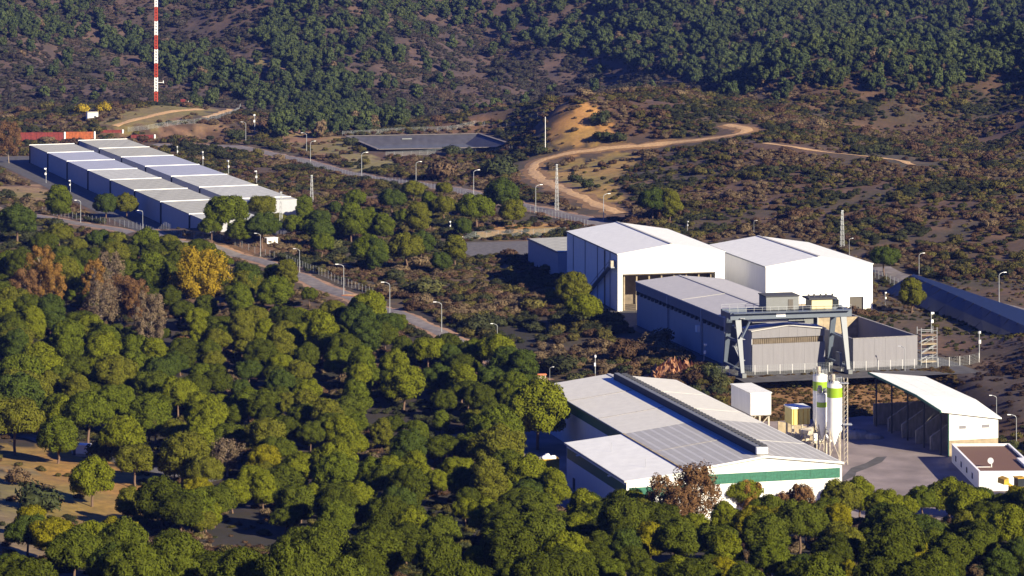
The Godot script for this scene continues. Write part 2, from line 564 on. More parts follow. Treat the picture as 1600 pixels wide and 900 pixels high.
func soil(x: float, d: float) -> Color:
	var a := patchy.get_noise_2d(x, d)
	var b := patchy.get_noise_2d(x * 3.0 + 400.0, d * 3.0)
	var c := Color(0.12, 0.062, 0.03).lerp(Color(0.075, 0.058, 0.024), clampf(0.5 + a * 1.3, 0, 1))
	c = c.lerp(Color(0.24, 0.125, 0.06), clampf(b * 1.6 - 0.1, 0, 0.8))
	if d < 545.0 or (d < 800.0 and x < 10.0): c = c * 0.27      # needle litter, darkened further to put in the shade under the pines
	var far := smoothstep(1450.0, 1650.0, d)
	if far > 0.0:
		var h := Color(0.07, 0.048, 0.040).lerp(Color(0.14, 0.085, 0.062), clampf(0.45 + b * 1.2 + a * 0.8, 0, 1))
		c = c.lerp(h, far)
	var wx := fine.get_noise_2d(x * 1.7, d * 1.7)
	var wd := fine.get_noise_2d(x * 1.7 + 90.0, d * 1.7 + 40.0)
	for z in zones:
		var q := Vector2(x + wx * z[2] * 2.2, d + wd * z[2] * 5.0)
		if Geometry2D.is_point_in_polygon(q, z[0]):
			c = (z[1] as Color).lerp(Color(0.24, 0.205, 0.035), clampf(0.22 + a * 1.2 + b * 0.7, 0.0, 0.75)) if z[1].r > 0.26 else z[1]
			c = c * (1.0 + 0.18 * b)
	return c

func smooth_line(p: PackedVector2Array, step: float) -> PackedVector2Array:
	var cv := Curve3D.new()
	for i in p.size():
		var a := p[maxi(i - 1, 0)]
		var b := p[mini(i + 1, p.size() - 1)]
		var t := (b - a) / 6.0
		cv.add_point(Vector3(p[i].x, 0, p[i].y), Vector3(-t.x, 0, -t.y), Vector3(t.x, 0, t.y))
	var r := PackedVector2Array()
	var l := cv.get_baked_length()
	var k := maxi(2, int(l / step))
	for i in k + 1:
		var q := cv.sample_baked(l * i / k)
		r.append(Vector2(q.x, q.z))
	return r

func ribbon(called: String, line: PackedVector2Array, width: float, m: Material, up := 0.16, ragged := 0.0) -> void:
	var mb := MB.new()
	var rows := []
	for i in line.size():
		var a := line[maxi(i - 1, 0)]
		var b := line[mini(i + 1, line.size() - 1)]
		var s := (b - a).normalized().orthogonal()
		var row := []
		for k in 5:
			var f := (k / 4.0 - 0.5) * (width + ragged * fine.get_noise_2d(line[i].x * 3.0 + k * 30.0, line[i].y * 3.0))
			var q := line[i] + s * f
			row.append(on(q.x, q.y, up if k > 0 and k < 4 else up - 0.1))
		rows.append(row)
	for i in rows.size() - 1:
		for k in 4:
			mb.face([rows[i][k], rows[i][k + 1], rows[i + 1][k + 1]], Vector3.UP)
			mb.face([rows[i][k], rows[i + 1][k + 1], rows[i + 1][k]], Vector3.UP)
	obj(called, mb, m, null, "structure")

func sheet(called: String, list: Array, up: float, m: Material) -> void:   # level paving, points (x, d)
	var mb := MB.new()
	var pts := []
	for p in list: pts.append(Vector3(p.x, up, -p.y))
	mb.face(pts, Vector3.UP)
	obj(called, mb, m, null, "structure")

var main_road := PackedVector2Array()
var upper_road := PackedVector2Array()
var ring_road := PackedVector2Array()

func build_roads() -> void:
	main_road = smooth_line(spots([Vector2(-40, 322), Vector2(60, 338), Vector2(130, 351), Vector2(200, 363), Vector2(262, 374), Vector2(330, 386), Vector2(400, 406), Vector2(470, 432), Vector2(540, 462), Vector2(600, 485), Vector2(650, 503), Vector2(700, 526), Vector2(770, 562), Vector2(835, 600)]), 4.0)
	ribbon("road_verge", main_road, 9.5, M.verge, 0.08, 3.0)
	ribbon("main_road", main_road, 5.4, M.road_pale, 0.2)
	upper_road = smooth_line(spots([Vector2(240, 226), Vector2(360, 229), Vector2(420, 240), Vector2(480, 253), Vector2(530, 267), Vector2(600, 281), Vector2(680, 292), Vector2(740, 303), Vector2(800, 319), Vector2(870, 334), Vector2(945, 353)]), 5.0)
	ribbon("road_verge", upper_road, 11.0, M.verge, 0.08, 3.0)
	ribbon("upper_road", upper_road, 7.5, M.road_pale, 0.22)
	ring_road = smooth_line(spots([Vector2(1372, 418), Vector2(1440, 448), Vector2(1520, 470), Vector2(1600, 492), Vector2(1700, 520)]), 5.0)
	ribbon("ring_road", ring_road, 8.0, M.road_pale)
	ribbon("woodland_road", smooth_line(spots([Vector2(-60, 655), Vector2(55, 684), Vector2(90, 694), Vector2(130, 704), Vector2(180, 717), Vector2(240, 732), Vector2(290, 742), Vector2(340, 752)]), 3.0), 5.5, M.asphalt)
	var loop_track := smooth_line(spots([Vector2(970, 334), Vector2(930, 319), Vector2(880, 296), Vector2(845, 280), Vector2(832, 266), Vector2(842, 253), Vector2(870, 244), Vector2(920, 236), Vector2(980, 229), Vector2(1040, 225), Vector2(1090, 219), Vector2(1140, 212), Vector2(1166, 206), Vector2(1158, 199), Vector2(1136, 195)]), 4.0)
	ribbon("track_verge", loop_track, 10.0, M.earth_verge, 0.1, 7.0)
	ribbon("dirt_track", loop_track, 4.4, M.track, 0.24, 3.0)
	ribbon("dirt_track", smooth_line(spots([Vector2(1195, 224), Vector2(1235, 229), Vector2(1290, 238), Vector2(1340, 243), Vector2(1400, 250), Vector2(1424, 258)]), 4.0), 4.0, M.track, 0.22, 3.0)
	ribbon("dirt_track", smooth_line(spots([Vector2(178, 197), Vector2(215, 186), Vector2(265, 175), Vector2(314, 171)]), 4.0), 5.0, M.track, 0.2, 2.0)
	ribbon("dirt_track", smooth_line(spots([Vector2(318, 184), Vector2(345, 176), Vector2(358, 171)]), 4.0), 4.0, M.track, 0.22, 3.0)
	# paved yards, in the axes of their level ground
	var quad_in := func(cx: float, cd: float, yaw: float, a0: float, a1: float, b0: float, b1: float) -> Array:
		var e := Vector2(cos(deg_to_rad(yaw)), sin(deg_to_rad(yaw)))
		var g := Vector2(-e.y, e.x)
		var o := Vector2(cx, cd)
		return [o + e * a0 + g * b0, o + e * a1 + g * b0, o + e * a1 + g * b1, o + e * a0 + g * b1]
	sheet("concrete_yard", quad_in.call(55, 604, 15.0, -57.0, 57.0, -57.0, 57.0), -7.94, M.yard)
	sheet("hall_yard", quad_in.call(61.5, 762, 14.5, -30.0, 30.0, -89.5, 90.0), 0.06, M.dark_yard)
	sheet("tarmac_apron", quad_in.call(2, 945, 12.5, -20.0, 22.0, -22.0, 20.0), 0.06, M.asphalt)
	sheet("cell_apron", quad_in.call(-150, 1150, 19.5, -34.0, 40.0, -184.0, 184.0), 0.05, M.dark_yard)

# ------------------------------------------------------------------ building pieces
func wall_panels(to: Node, called: String, a: Vector3, b: Vector3, ya: float, yb: float, count: int, inward: Vector3, m: Material, thick := 0.22, gap := 0.012) -> void:
	# wall from base point a to base point b, its top at ya over a and yb over b, in separate upright panels
	var along := (b - a).normalized()
	for i in count:
		var p := a.lerp(b, float(i) / count) + along * gap
		var q := a.lerp(b, float(i + 1) / count) - along * gap
		var hp := lerpf(ya, yb, float(i) / count)
		var hq := lerpf(ya, yb, float(i + 1) / count)
		var mb := MB.new()
		mb.prism([p, q, Vector3(q.x, hq, q.z), Vector3(p.x, hp, p.z)], inward * thick)
		obj(called, mb, m, to)

func roof_sheets(to: Node, called: String, e0: Vector3, e1: Vector3, r0: Vector3, r1: Vector3, count: int, m: Material, thick := 0.25, gap := 0.006) -> void:
	# slope between the eave e0-e1 and the ridge r0-r1, in sheets side by side along the eave
	for i in count:
		var s := float(i) / count
		var t := float(i + 1) / count
		var g := gap / maxf(e0.distance_to(e1), 0.1)
		var mb := MB.new()
		mb.prism([e0.lerp(e1, s + g), e0.lerp(e1, t - g), r0.lerp(r1, t - g), r0.lerp(r1, s + g)], Vector3(0, -thick, 0))
		obj(called, mb, m, to)

func part_box(to: Node, called: String, at: Vector3, size: Vector3, m: Material, turn := 0.0) -> MeshInstance3D:
	var mb := MB.new()
	mb.box(at, size, turn)
	return obj(called, mb, m, to)

func part_bar(to: Node, called: String, a: Vector3, b: Vector3, w: float, m: Material, t := 0.0) -> MeshInstance3D:
	var mb := MB.new()
	mb.bar(a, b, w, t)
	return obj(called, mb, m, to)

func part_tube(to: Node, called: String, a: Vector3, b: Vector3, ra: float, rb: float, m: Material, sides := 8) -> MeshInstance3D:
	var mb := MB.new()
	mb.tube(a, b, ra, rb, sides)
	return obj(called, mb, m, to)

func build_green_hall() -> void:
	var t := thing("factory_hall", "long factory hall with cream and grey ridged roof and green wall bands", "factory hall", Vector3(34.3, -8, -550.6), deg_to_rad(15))
	var W := 31.5
	var L := 105.0
	var E := 10.0
	var R := 12.0
	var mid := W / 2
	var I := Vector3(0, 0, 0)
	# front gable: white wall, green band, white gable
	wall_panels(t, "wall_panel", Vector3(0, 0, 0), Vector3(W, 0, 0), 7.1, 7.1, 10, Vector3(0, 0, -1), M.white)
	wall_panels(t, "green_band", Vector3(0, 7.1, 0), Vector3(W - 0.3, 7.1, 0), 9.05, 9.05, 10, Vector3(0, 0, -1), M.green_band, 0.16)
	part_box(t, "corner_post", Vector3(W - 0.15, 7.1, -0.12), Vector3(0.3, 1.95, 0.24), M.white)
	wall_panels(t, "gable_panel", Vector3(0, 9.05, 0), Vector3(mid, 9.05, 0), E - 0.05, R - 0.05, 5, Vector3(0, 0, -1), M.white)
	wall_panels(t, "gable_panel", Vector3(mid, 9.05, 0), Vector3(W, 9.05, 0), R - 0.05, E - 0.05, 5, Vector3(0, 0, -1), M.white)
	# back and long walls
	wall_panels(t, "wall_panel", Vector3(W, 0, -L), Vector3(0, 0, -L), E - 0.1, E - 0.1, 10, Vector3(0, 0, 1), M.white)
	wall_panels(t, "wall_panel", Vector3(0, 0, -L + 0.25), Vector3(0, 0, -0.25), 7.4, 7.4, 26, Vector3(1, 0, 0), M.white)
	wall_panels(t, "green_band", Vector3(0.02, 7.4, -L + 0.25), Vector3(0.02, 7.4, -41.8), 9.7, 9.7, 16, Vector3(1, 0, 0), M.green_band, 0.16)
	wall_panels(t, "wall_panel", Vector3(W, 0, -0.25), Vector3(W, 0, -L + 0.25), E - 0.1, E - 0.1, 26, Vector3(-1, 0, 0), M.white)
	# roof: cream sheets on the older part, grey with pale strips on the extension
	var o := 0.35
	roof_sheets(t, "roof_sheet", Vector3(-o, E, -L - o), Vector3(-o, E, -41.5), Vector3(mid, R, -L - o), Vector3(mid, R, -41.5), 6, M.roof_cream)
	roof_sheets(t, "roof_sheet", Vector3(W + o, E, -L - o), Vector3(W + o, E, -45.5), Vector3(mid, R, -L - o), Vector3(mid, R, -45.5), 6, M.roof_cream)
	for side in [0, 1]:
		var z0 := -41.45 if side == 0 else -45.45
		var eave := Vector3(-o if side == 0 else W + o, E, 0)
		var crest := Vector3(mid, R, 0)
		var n := 8
		for k in n:
			var f0 := float(k) / n
			var f1 := (k + 0.66) / n
			var f2 := (k + 1.0) / n
			for q in [[f0, f1, "roof_sheet", M.roof_grey], [f1, f2, "light_strip", M.roof_strip]]:
				var a: Vector3 = eave.lerp(crest, q[0] + 0.001)
				var b: Vector3 = eave.lerp(crest, q[1] - 0.001)
				var mb := MB.new()
				mb.prism([Vector3(a.x, a.y, z0), Vector3(b.x, b.y, z0), Vector3(b.x, b.y, o), Vector3(a.x, a.y, o)], Vector3(0, -0.25, 0))
				obj(q[2], mb, q[3], t)
	# seams across the roof
	for z in [-83.0, -60.0, -21.0]:
		part_bar(t, "roof_seam", Vector3(-0.2, E + 0.03, z), Vector3(mid - 1.3, R - 0.12, z), 0.3, M.concrete, 0.08)
		part_bar(t, "roof_seam", Vector3(W + 0.2, E + 0.03, z), Vector3(mid + 1.3, R - 0.12, z), 0.3, M.roof_strip, 0.06)
	# raised ridge vent with a row of dark louvres
	var mb2 := MB.new()
	mb2.prism([Vector3(mid - 1.0, R - 0.2, -98), Vector3(mid + 1.0, R - 0.2, -98), Vector3(mid + 1.0, R + 0.8, -98), Vector3(mid + 0.3, R + 1.25, -98), Vector3(mid - 1.0, R + 1.25, -98)], Vector3(0, 0, 95))
	var vent := obj("ridge_vent", mb2, M.dark_steel, t)
	part_box(vent, "vent_cap", Vector3(mid - 0.35, R + 1.26, -50.5), Vector3(1.1, 0.12, 95), M.machinery)
	part_box(vent, "vent_end", Vector3(mid + 0.1, R + 0.1, -2.6), Vector3(2.3, 1.2, 0.8), M.white)
	for k in 46:
		var z := -96.5 + k * 2.04
		var lv := MB.new()
		lv.prism([Vector3(mid + 1.02, R + 0.05, z), Vector3(mid + 1.7, R + 0.9, z), Vector3(mid + 1.6, R + 1.5, z), Vector3(mid + 0.25, R + 1.5, z), Vector3(mid + 0.25, R + 1.4, z)], Vector3(0, 0, 1.0))
		obj("louvre", lv, M.dark_steel, vent)
	part_box(t, "ridge_cap", Vector3(mid, R + 0.02, -101.8), Vector3(0.9, 0.1, 6.6), M.roof_shed)
	# gutters and edge trims
	part_box(t, "gutter", Vector3(-o - 0.1, E - 0.3, -73.5), Vector3(0.22, 0.3, 63), M.steel)
	part_box(t, "gutter", Vector3(W + o + 0.1, E - 0.3, -52.5), Vector3(0.22, 0.3, 105), M.roof_white)
	for q in [[Vector3(-o, E + 0.06, o + 0.06), Vector3(mid, R + 0.06, o + 0.06)], [Vector3(mid, R + 0.06, o + 0.06), Vector3(W + o, E + 0.06, o + 0.06)]]:
		part_bar(t, "verge_trim", q[0], q[1], 0.12, M.white, 0.35)
	part_tube(t, "downpipe", Vector3(W + 0.2, 0, -0.5), Vector3(W + 0.2, E - 0.3, -0.5), 0.12, 0.12, M.rusty_white)
	# lean-to on the side away from the sun
	var X := -12.7
	var low := 8.7
	var lean := Node3D.new()
	lean.name = "side_wing"
	t.add_child(lean)
	wall_panels(lean, "wall_panel", Vector3(X, 0, 0), Vector3(-0.05, 0, 0), 5.4, 5.4, 4, Vector3(0, 0, -1), M.white)
	wall_panels(lean, "green_band", Vector3(X + 0.5, 5.4, 0), Vector3(-0.05, 5.4, 0), 7.3, 7.3, 4, Vector3(0, 0, -1), M.green_band, 0.16)
	part_box(lean, "corner_post", Vector3(X + 0.25, 5.4, -0.12), Vector3(0.5, 1.9, 0.24), M.white)
	wall_panels(lean, "wall_panel", Vector3(X, 7.3, 0), Vector3(-0.05, 7.3, 0), low - 0.05, E - 0.1, 4, Vector3(0, 0, -1), M.white)
	wall_panels(lean, "wall_panel", Vector3(X, 0, -41.5), Vector3(X, 0, -0.25), 5.6, 5.6, 10, Vector3(1, 0, 0), M.white)
	wall_panels(lean, "green_band", Vector3(X, 5.6, -41.2), Vector3(X, 5.6, -0.25), 7.7, 7.7, 10, Vector3(1, 0, 0), M.green_band, 0.16)
	wall_panels(lean, "wall_panel", Vector3(X, 7.7, -41.5), Vector3(X, 7.7, -0.25), low - 0.05, low - 0.05, 10, Vector3(1, 0, 0), M.white)
	wall_panels(lean, "wall_panel", Vector3(-0.05, 0, -41.5), Vector3(X, 0, -41.5), E - 0.1, low - 0.05, 4, Vector3(0, 0, 1), M.white)
	roof_sheets(lean, "roof_sheet", Vector3(X - o, low, -41.8), Vector3(X - o, low, o), Vector3(-o - 0.25, E - 0.12, -41.8), Vector3(-o - 0.25, E - 0.12, o), 5, M.roof_white)
	part_box(lean, "valley_gutter", Vector3(-0.5, E - 0.06, -20.7), Vector3(0.45, 0.16, 42), M.concrete_warm)
	part_box(lean, "roof_edge", Vector3(X - o - 0.1, low - 0.3, -20.7), Vector3(0.2, 0.36, 42), M.roof_shed)
	part_box(lean, "wall_door", Vector3(X - 0.05, 0, -36), Vector3(0.12, 2.4, 1.4), M.dark_steel)
	for z in [-31.0, -9.0]:
		part_box(lean, "wall_lamp", Vector3(X - 0.55, 7.9, z), Vector3(1.0, 0.18, 0.4), M.white_trim)
	for q in [Vector3(-7.5, 9.5, -27), Vector3(-6.0, 9.5, -9)]:
		part_tube(lean, "roof_rod", q - Vector3(0, 0.4, 0), q + Vector3(0, 1.6, 0), 0.05, 0.03, M.galvanised, 5)

func gable_hall(t: Node3D, W: float, L: float, E: float, R: float, wall: Material, roof: Material, gaps: Array, nl: int, nf: int) -> void:
	# a plain portal-frame hall; gaps: [x0, x1, top] openings in the front gable
	var mid := W / 2
	var top := func(x: float) -> float: return lerpf(E, R, 1.0 - absf(x - mid) / mid) - 0.05
	var xs := [0.0, mid, W]
	for g in gaps: xs.append_array([g[0], g[1]])
	xs.sort()
	for i in xs.size() - 1:
		var x0: float = xs[i]
		var x1: float = xs[i + 1]
		if x1 - x0 < 0.05: continue
		var y := 0.0
		for g in gaps:
			if x0 >= g[0] - 0.01 and x1 <= g[1] + 0.01: y = g[2]
		wall_panels(t, "front_panel", Vector3(x0, y, 0), Vector3(x1, y, 0), top.call(x0), top.call(x1), maxi(1, roundi((x1 - x0) / W * nf)), Vector3(0, 0, -1), wall)
	wall_panels(t, "rear_panel", Vector3(W, 0, -L), Vector3(mid, 0, -L), E - 0.05, R - 0.05, 4, Vector3(0, 0, 1), wall)
	wall_panels(t, "rear_panel", Vector3(mid, 0, -L), Vector3(0, 0, -L), R - 0.05, E - 0.05, 4, Vector3(0, 0, 1), wall)
	wall_panels(t, "side_panel", Vector3(0, 0, -L + 0.24), Vector3(0, 0, -0.24), E - 0.12, E - 0.12, nl, Vector3(1, 0, 0), wall)
	wall_panels(t, "side_panel", Vector3(W, 0, -0.24), Vector3(W, 0, -L + 0.24), E - 0.12, E - 0.12, nl, Vector3(-1, 0, 0), wall)
	var o := 0.2
	var k := int(L / 9.0)
	roof_sheets(t, "roof_sheet", Vector3(-o, E, -L - o), Vector3(-o, E, o), Vector3(mid, R, -L - o), Vector3(mid, R, o), k, roof)
	roof_sheets(t, "roof_sheet", Vector3(W + o, E, -L - o), Vector3(W + o, E, o), Vector3(mid, R, -L - o), Vector3(mid, R, o), k, roof)
	part_box(t, "eaves_trim", Vector3(-o - 0.06, E - 0.3, -L / 2), Vector3(0.1, 0.34, L), M.steel)
	part_box(t, "eaves_trim", Vector3(W + o + 0.06, E - 0.3, -L / 2), Vector3(0.1, 0.34, L), M.steel)

func build_white_halls() -> void:
	var t := thing("white_hall", "tall white hall with a wide low opening and a stair up its shaded side", "industrial hall", Vector3(29.4, 0, -791), deg_to_rad(12.5))
	gable_hall(t, 31.0, 60.0, 16.0, 18.4, M.white, M.roof_white, [[1.4, 28.2, 10.3]], 20, 11)
	part_box(t, "ridge_cap", Vector3(15.5, 18.42, -30), Vector3(0.8, 0.12, 60), M.roof_grey)
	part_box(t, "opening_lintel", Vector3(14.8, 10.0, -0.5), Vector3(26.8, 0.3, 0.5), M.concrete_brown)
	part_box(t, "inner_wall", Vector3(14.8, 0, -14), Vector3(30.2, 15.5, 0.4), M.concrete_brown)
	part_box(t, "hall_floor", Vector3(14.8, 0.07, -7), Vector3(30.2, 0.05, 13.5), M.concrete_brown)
	for k in 8:
		part_box(t, "inner_column", Vector3(2.2 + k * 3.6, 0, -1.4), Vector3(0.4, 10.2, 0.4), M.concrete_warm)
	var st := MB.new()
	st.bar(Vector3(-0.9, 0.2, -33), Vector3(-0.9, 12.2, -4.5), 1.3, 0.3)
	var stair := obj("stair_flight", st, M.steel, t)
	part_bar(stair, "handrail", Vector3(-1.5, 1.3, -33), Vector3(-1.5, 13.3, -4.5), 0.1, M.steel)
	part_box(t, "stair_landing", Vector3(-0.9, 12.0, -2.8), Vector3(1.6, 0.3, 3.6), M.galvanised)
	part_box(t, "landing_box", Vector3(-0.9, 12.3, -2.6), Vector3(1.5, 1.7, 2.6), M.rusty_white)
	for k in 4:
		part_tube(t, "downpipe", Vector3(-0.15, 0, -8 - k * 14.5), Vector3(-0.15, 15.7, -8 - k * 14.5), 0.1, 0.1, M.steel, 6)
	var u := thing("white_hall", "white hall with plain sunlit gable and small dark doorway, behind the gantry crane", "industrial hall", Vector3(70.2, 0, -786.9), deg_to_rad(13.5))
	gable_hall(u, 31.4, 54.0, 13.0, 15.35, M.white, M.roof_white, [[24.6, 28.6, 3.8]], 18, 11)
	part_box(u, "ridge_cap", Vector3(15.7, 15.37, -27), Vector3(0.9, 0.12, 54), M.roof_grey)
	part_box(u, "doorway", Vector3(26.6, 0, -0.6), Vector3(3.96, 3.76, 0.3), M.dark_interior)
	for k in 3:
		part_tube(u, "downpipe", Vector3(31.7, 0, -3 - k * 22), Vector3(31.7, 12.7, -3 - k * 22), 0.1, 0.1, M.steel, 6)
	# low store against the first hall
	var v := thing("low_store", "low grey store with weathered flat roof against the tall white hall", "store", Vector3(14.0, 0, -866), deg_to_rad(13.5))
	wall_panels(v, "side_panel", Vector3(0, 0, -38), Vector3(0, 0, 0), 7.8, 7.8, 8, Vector3(1, 0, 0), M.cell_wall)
	wall_panels(v, "front_panel", Vector3(0, 0, 0), Vector3(22, 0, 0), 7.8, 7.8, 5, Vector3(0, 0, -1), M.cell_wall)
	wall_panels(v, "rear_panel", Vector3(22, 0, -38), Vector3(0, 0, -38), 7.8, 7.8, 5, Vector3(0, 0, 1), M.cell_wall)
	wall_panels(v, "side_panel", Vector3(22, 0, 0), Vector3(22, 0, -38), 7.8, 7.8, 8, Vector3(-1, 0, 0), M.cell_wall)
	roof_sheets(v, "roof_slab", Vector3(-0.2, 7.85, -38.2), Vector3(-0.2, 7.85, 0.2), Vector3(22.2, 8.3, -38.2), Vector3(22.2, 8.3, 0.2), 6, M.cell_weathered, 0.04)
	part_box(v, "roof_edge", Vector3(-0.3, 7.5, -19), Vector3(0.14, 0.6, 38.6), M.steel)

func build_grey_shed() -> void:
	var t := thing("grey_shed", "long grey shed with dark brackets under its eaves, beside the gantry crane", "shed", Vector3(52.3, 0, -694), deg_to_rad(15))
	var W := 24.0
	var L := 72.5
	var E := 11.8
	var R := 13.0
	var seams := [0.0, -18.0, -45.0, -L]
	for k in 3:
		var z0: float = seams[k]
		var z1: float = seams[k + 1]
		wall_panels(t, "side_panel", Vector3(0, 0, z1 + 0.2), Vector3(0, 0, z0 - 0.2), 8.6, 8.6, int((z0 - z1) / 4.5), Vector3(1, 0, 0), M.shed_wall, 0.25, 0.02)
		wall_panels(t, "fascia", Vector3(-0.35, 9.3, z1 + 0.15), Vector3(-0.35, 9.3, z0 - 0.15), E - 0.02, E - 0.02, 1, Vector3(1, 0, 0), M.concrete_pale, 0.3)
		part_box(t, "buttress", Vector3(-0.3, 0, z0 - 0.02), Vector3(0.5, E - 0.3, 0.5), M.shed_wall)
	part_box(t, "wall_band", Vector3(0.06, 8.6, -L / 2), Vector3(0.3, 0.7, L), M.dark_steel)
	for k in 22:
		part_box(t, "bracket", Vector3(-0.3, 8.3, -2.5 - k * 3.25), Vector3(0.6, 1.0, 0.8), M.dark_steel)
	wall_panels(t, "side_panel", Vector3(W, 0, -0.2), Vector3(W, 0, -L), E - 0.1, E - 0.1, 14, Vector3(-1, 0, 0), M.shed_wall)
	wall_panels(t, "rear_panel", Vector3(W, 0, -L), Vector3(W / 2, 0, -L), E - 0.1, R - 0.1, 3, Vector3(0, 0, 1), M.shed_wall)
	wall_panels(t, "rear_panel", Vector3(W / 2, 0, -L), Vector3(0, 0, -L), R - 0.1, E - 0.1, 3, Vector3(0, 0, 1), M.shed_wall)
	for side in [-1, 1]:
		var x: float = W / 2 + side * (W / 2 + 0.4)
		roof_sheets(t, "roof_sheet", Vector3(x, E, -L - 0.3), Vector3(x, E, 0.6), Vector3(W / 2, R, -L - 0.3), Vector3(W / 2, R, 0.6), 8, M.roof_shed)
	part_box(t, "ridge_cap", Vector3(W / 2, R + 0.01, -L / 2), Vector3(0.7, 0.12, L), M.roof_grey)
	part_bar(t, "roof_seam", Vector3(-0.2, E + 0.04, -34), Vector3(W / 2 - 0.4, R + 0.04, -34), 0.3, M.roof_grey, 0.08)
	part_box(t, "front_shade_panel", Vector3(W / 2, 0, -1.4), Vector3(W - 0.6, E - 0.4, 0.2), M.machinery)  # grey panel put in for the dark of the shed's unlit inside
	part_box(t, "front_lintel", Vector3(W / 2, E - 0.5, 0.1), Vector3(W, 0.5, 0.4), M.shed_wall)
	part_box(t, "wall_cabinet", Vector3(-0.7, 5.6, -19.5), Vector3(0.9, 1.6, 1.4), M.white_trim)
	# end building under the crane
	var a := thing("end_building", "small grey end building with a brown slatted strip under its gable, beneath the crane", "building", Vector3(57.7, 0, -684), deg_to_rad(16))
	var w := 18.8
	wall_panels(a, "front_panel", Vector3(0, 0, 0.25), Vector3(w, 0, 0.25), 6.7, 6.7, 7, Vector3(0, 0, -1), M.concrete_pale)
	wall_panels(a, "gable_panel", Vector3(0, 8.1, 0), Vector3(w / 2, 8.1, 0), 9.95, 11.1, 4, Vector3(0, 0, -1), M.concrete_pale)
	wall_panels(a, "gable_panel", Vector3(w / 2, 8.1, 0), Vector3(w, 8.1, 0), 11.1, 9.95, 4, Vector3(0, 0, -1), M.concrete_pale)
	wall_panels(a, "side_panel", Vector3(0, 0, -6.5), Vector3(0, 0, -0.3), 9.9, 9.9, 2, Vector3(1, 0, 0), M.shed_wall)
	wall_panels(a, "side_panel", Vector3(w, 0, -0.3), Vector3(w, 0, -6.5), 9.9, 9.9, 2, Vector3(-1, 0, 0), M.shed_wall)
	wall_panels(a, "rear_panel", Vector3(w, 0, -6.5), Vector3(0, 0, -6.5), 9.9, 9.9, 5, Vector3(0, 0, 1), M.shed_wall)
	for k in 34:
		part_box(a, "slat", Vector3(0.35 + k * 0.55, 6.65, -0.45), Vector3(0.4, 1.5, 0.12), M.concrete_brown)
	part_box(a, "strip_backing", Vector3(w / 2, 6.5, -0.75), Vector3(w - 0.6, 1.8, 0.12), M.concrete_warm)
	roof_sheets(a, "roof_sheet", Vector3(-0.3, 10, -6.7), Vector3(-0.3, 10, 0.4), Vector3(w / 2, 11.15, -6.7), Vector3(w / 2, 11.15, 0.4), 2, M.roof_shed)
	roof_sheets(a, "roof_sheet", Vector3(w + 0.3, 10, -6.7), Vector3(w + 0.3, 10, 0.4), Vector3(w / 2, 11.15, -6.7), Vector3(w / 2, 11.15, 0.4), 2, M.roof_shed)

func build_pen() -> void:
	var t := thing("open_pen", "roofless concrete pen with high grey walls beside the scaffold stair", "storage pen", Vector3(82.7, 0, -689.6), deg_to_rad(16.5))
	var W := 17.0
	var H := 7.2
	wall_panels(t, "front_panel", Vector3(0, 0, 0), Vector3(W, 0, 0), H, H, 6, Vector3(0, 0, -1), M.concrete_pale, 0.5, 0.015)
	wall_panels(t, "side_panel", Vector3(0, 0, -62), Vector3(0, 0, -0.5), H, H, 14, Vector3(1, 0, 0), M.concrete_pale, 0.5, 0.015)
	wall_panels(t, "side_panel", Vector3(W, 0, -0.5), Vector3(W, 0, -62), H, H, 14, Vector3(-1, 0, 0), M.concrete_pale, 0.5, 0.015)
	wall_panels(t, "cross_wall", Vector3(0.5, 0, -35), Vector3(W - 0.5, 0, -35), H, H, 5, Vector3(0, 0, -1), M.concrete_warm, 0.5, 0.015)
	wall_panels(t, "cross_wall", Vector3(0.5, 0, -61.5), Vector3(W - 0.5, 0, -61.5), H, H, 5, Vector3(0, 0, -1), M.concrete_warm, 0.5, 0.015)
	part_box(t, "coping", Vector3(W / 2, H + 0.01, -0.25), Vector3(W + 0.1, 0.14, 0.6), M.concrete)
	part_box(t, "coping", Vector3(W - 0.25, H + 0.012, -31), Vector3(0.6, 0.14, 60.6), M.concrete)
	part_box(t, "coping", Vector3(W / 2, H + 0.014, -35.25), Vector3(W - 1.3, 0.14, 0.6), M.concrete_warm)
	part_box(t, "pen_floor", Vector3(W / 2, 0.08, -31), Vector3(W - 1, 0.05, 61), M.concrete_brown)
	# scaffold stair at its corner
	var s := thing("scaffold_stair", "scaffold stair tower with orange decks at the corner of the concrete pen", "scaffold", Vector3(99.9, 0, -694.3), deg_to_rad(16.5))
	for x in [0.0, 4.2]:
		for z in [-2.4, 0.0]:
			part_tube(s, "scaffold_pole", Vector3(x, 0, z), Vector3(x, 9.2, z), 0.09, 0.09, M.galvanised, 6)
	for k in 4:
		var y := 0.7 + k * 2.15
		part_box(s, "deck", Vector3(2.1, y, -1.2), Vector3(4.2, 0.28, 2.4), M.rock_pale if k % 2 else M.concrete_warm)
		for z in [-2.4, 0.0]:
			part_bar(s, "guard_rail", Vector3(0, y + 1.2, z), Vector3(4.2, y + 1.2, z), 0.09, M.galvanised)
		if k < 3:
			part_bar(s, "stair_flight", Vector3(0.3, y + 0.3, -1.9 + (k % 2) * 1.4), Vector3(3.9, y + 2.15, -1.9 + (k % 2) * 1.4), 0.6, M.galvanised, 0.15)
			part_bar(s, "brace", Vector3(0, y, 0.02), Vector3(4.2, y + 2.1, 0.02), 0.07, M.galvanised)

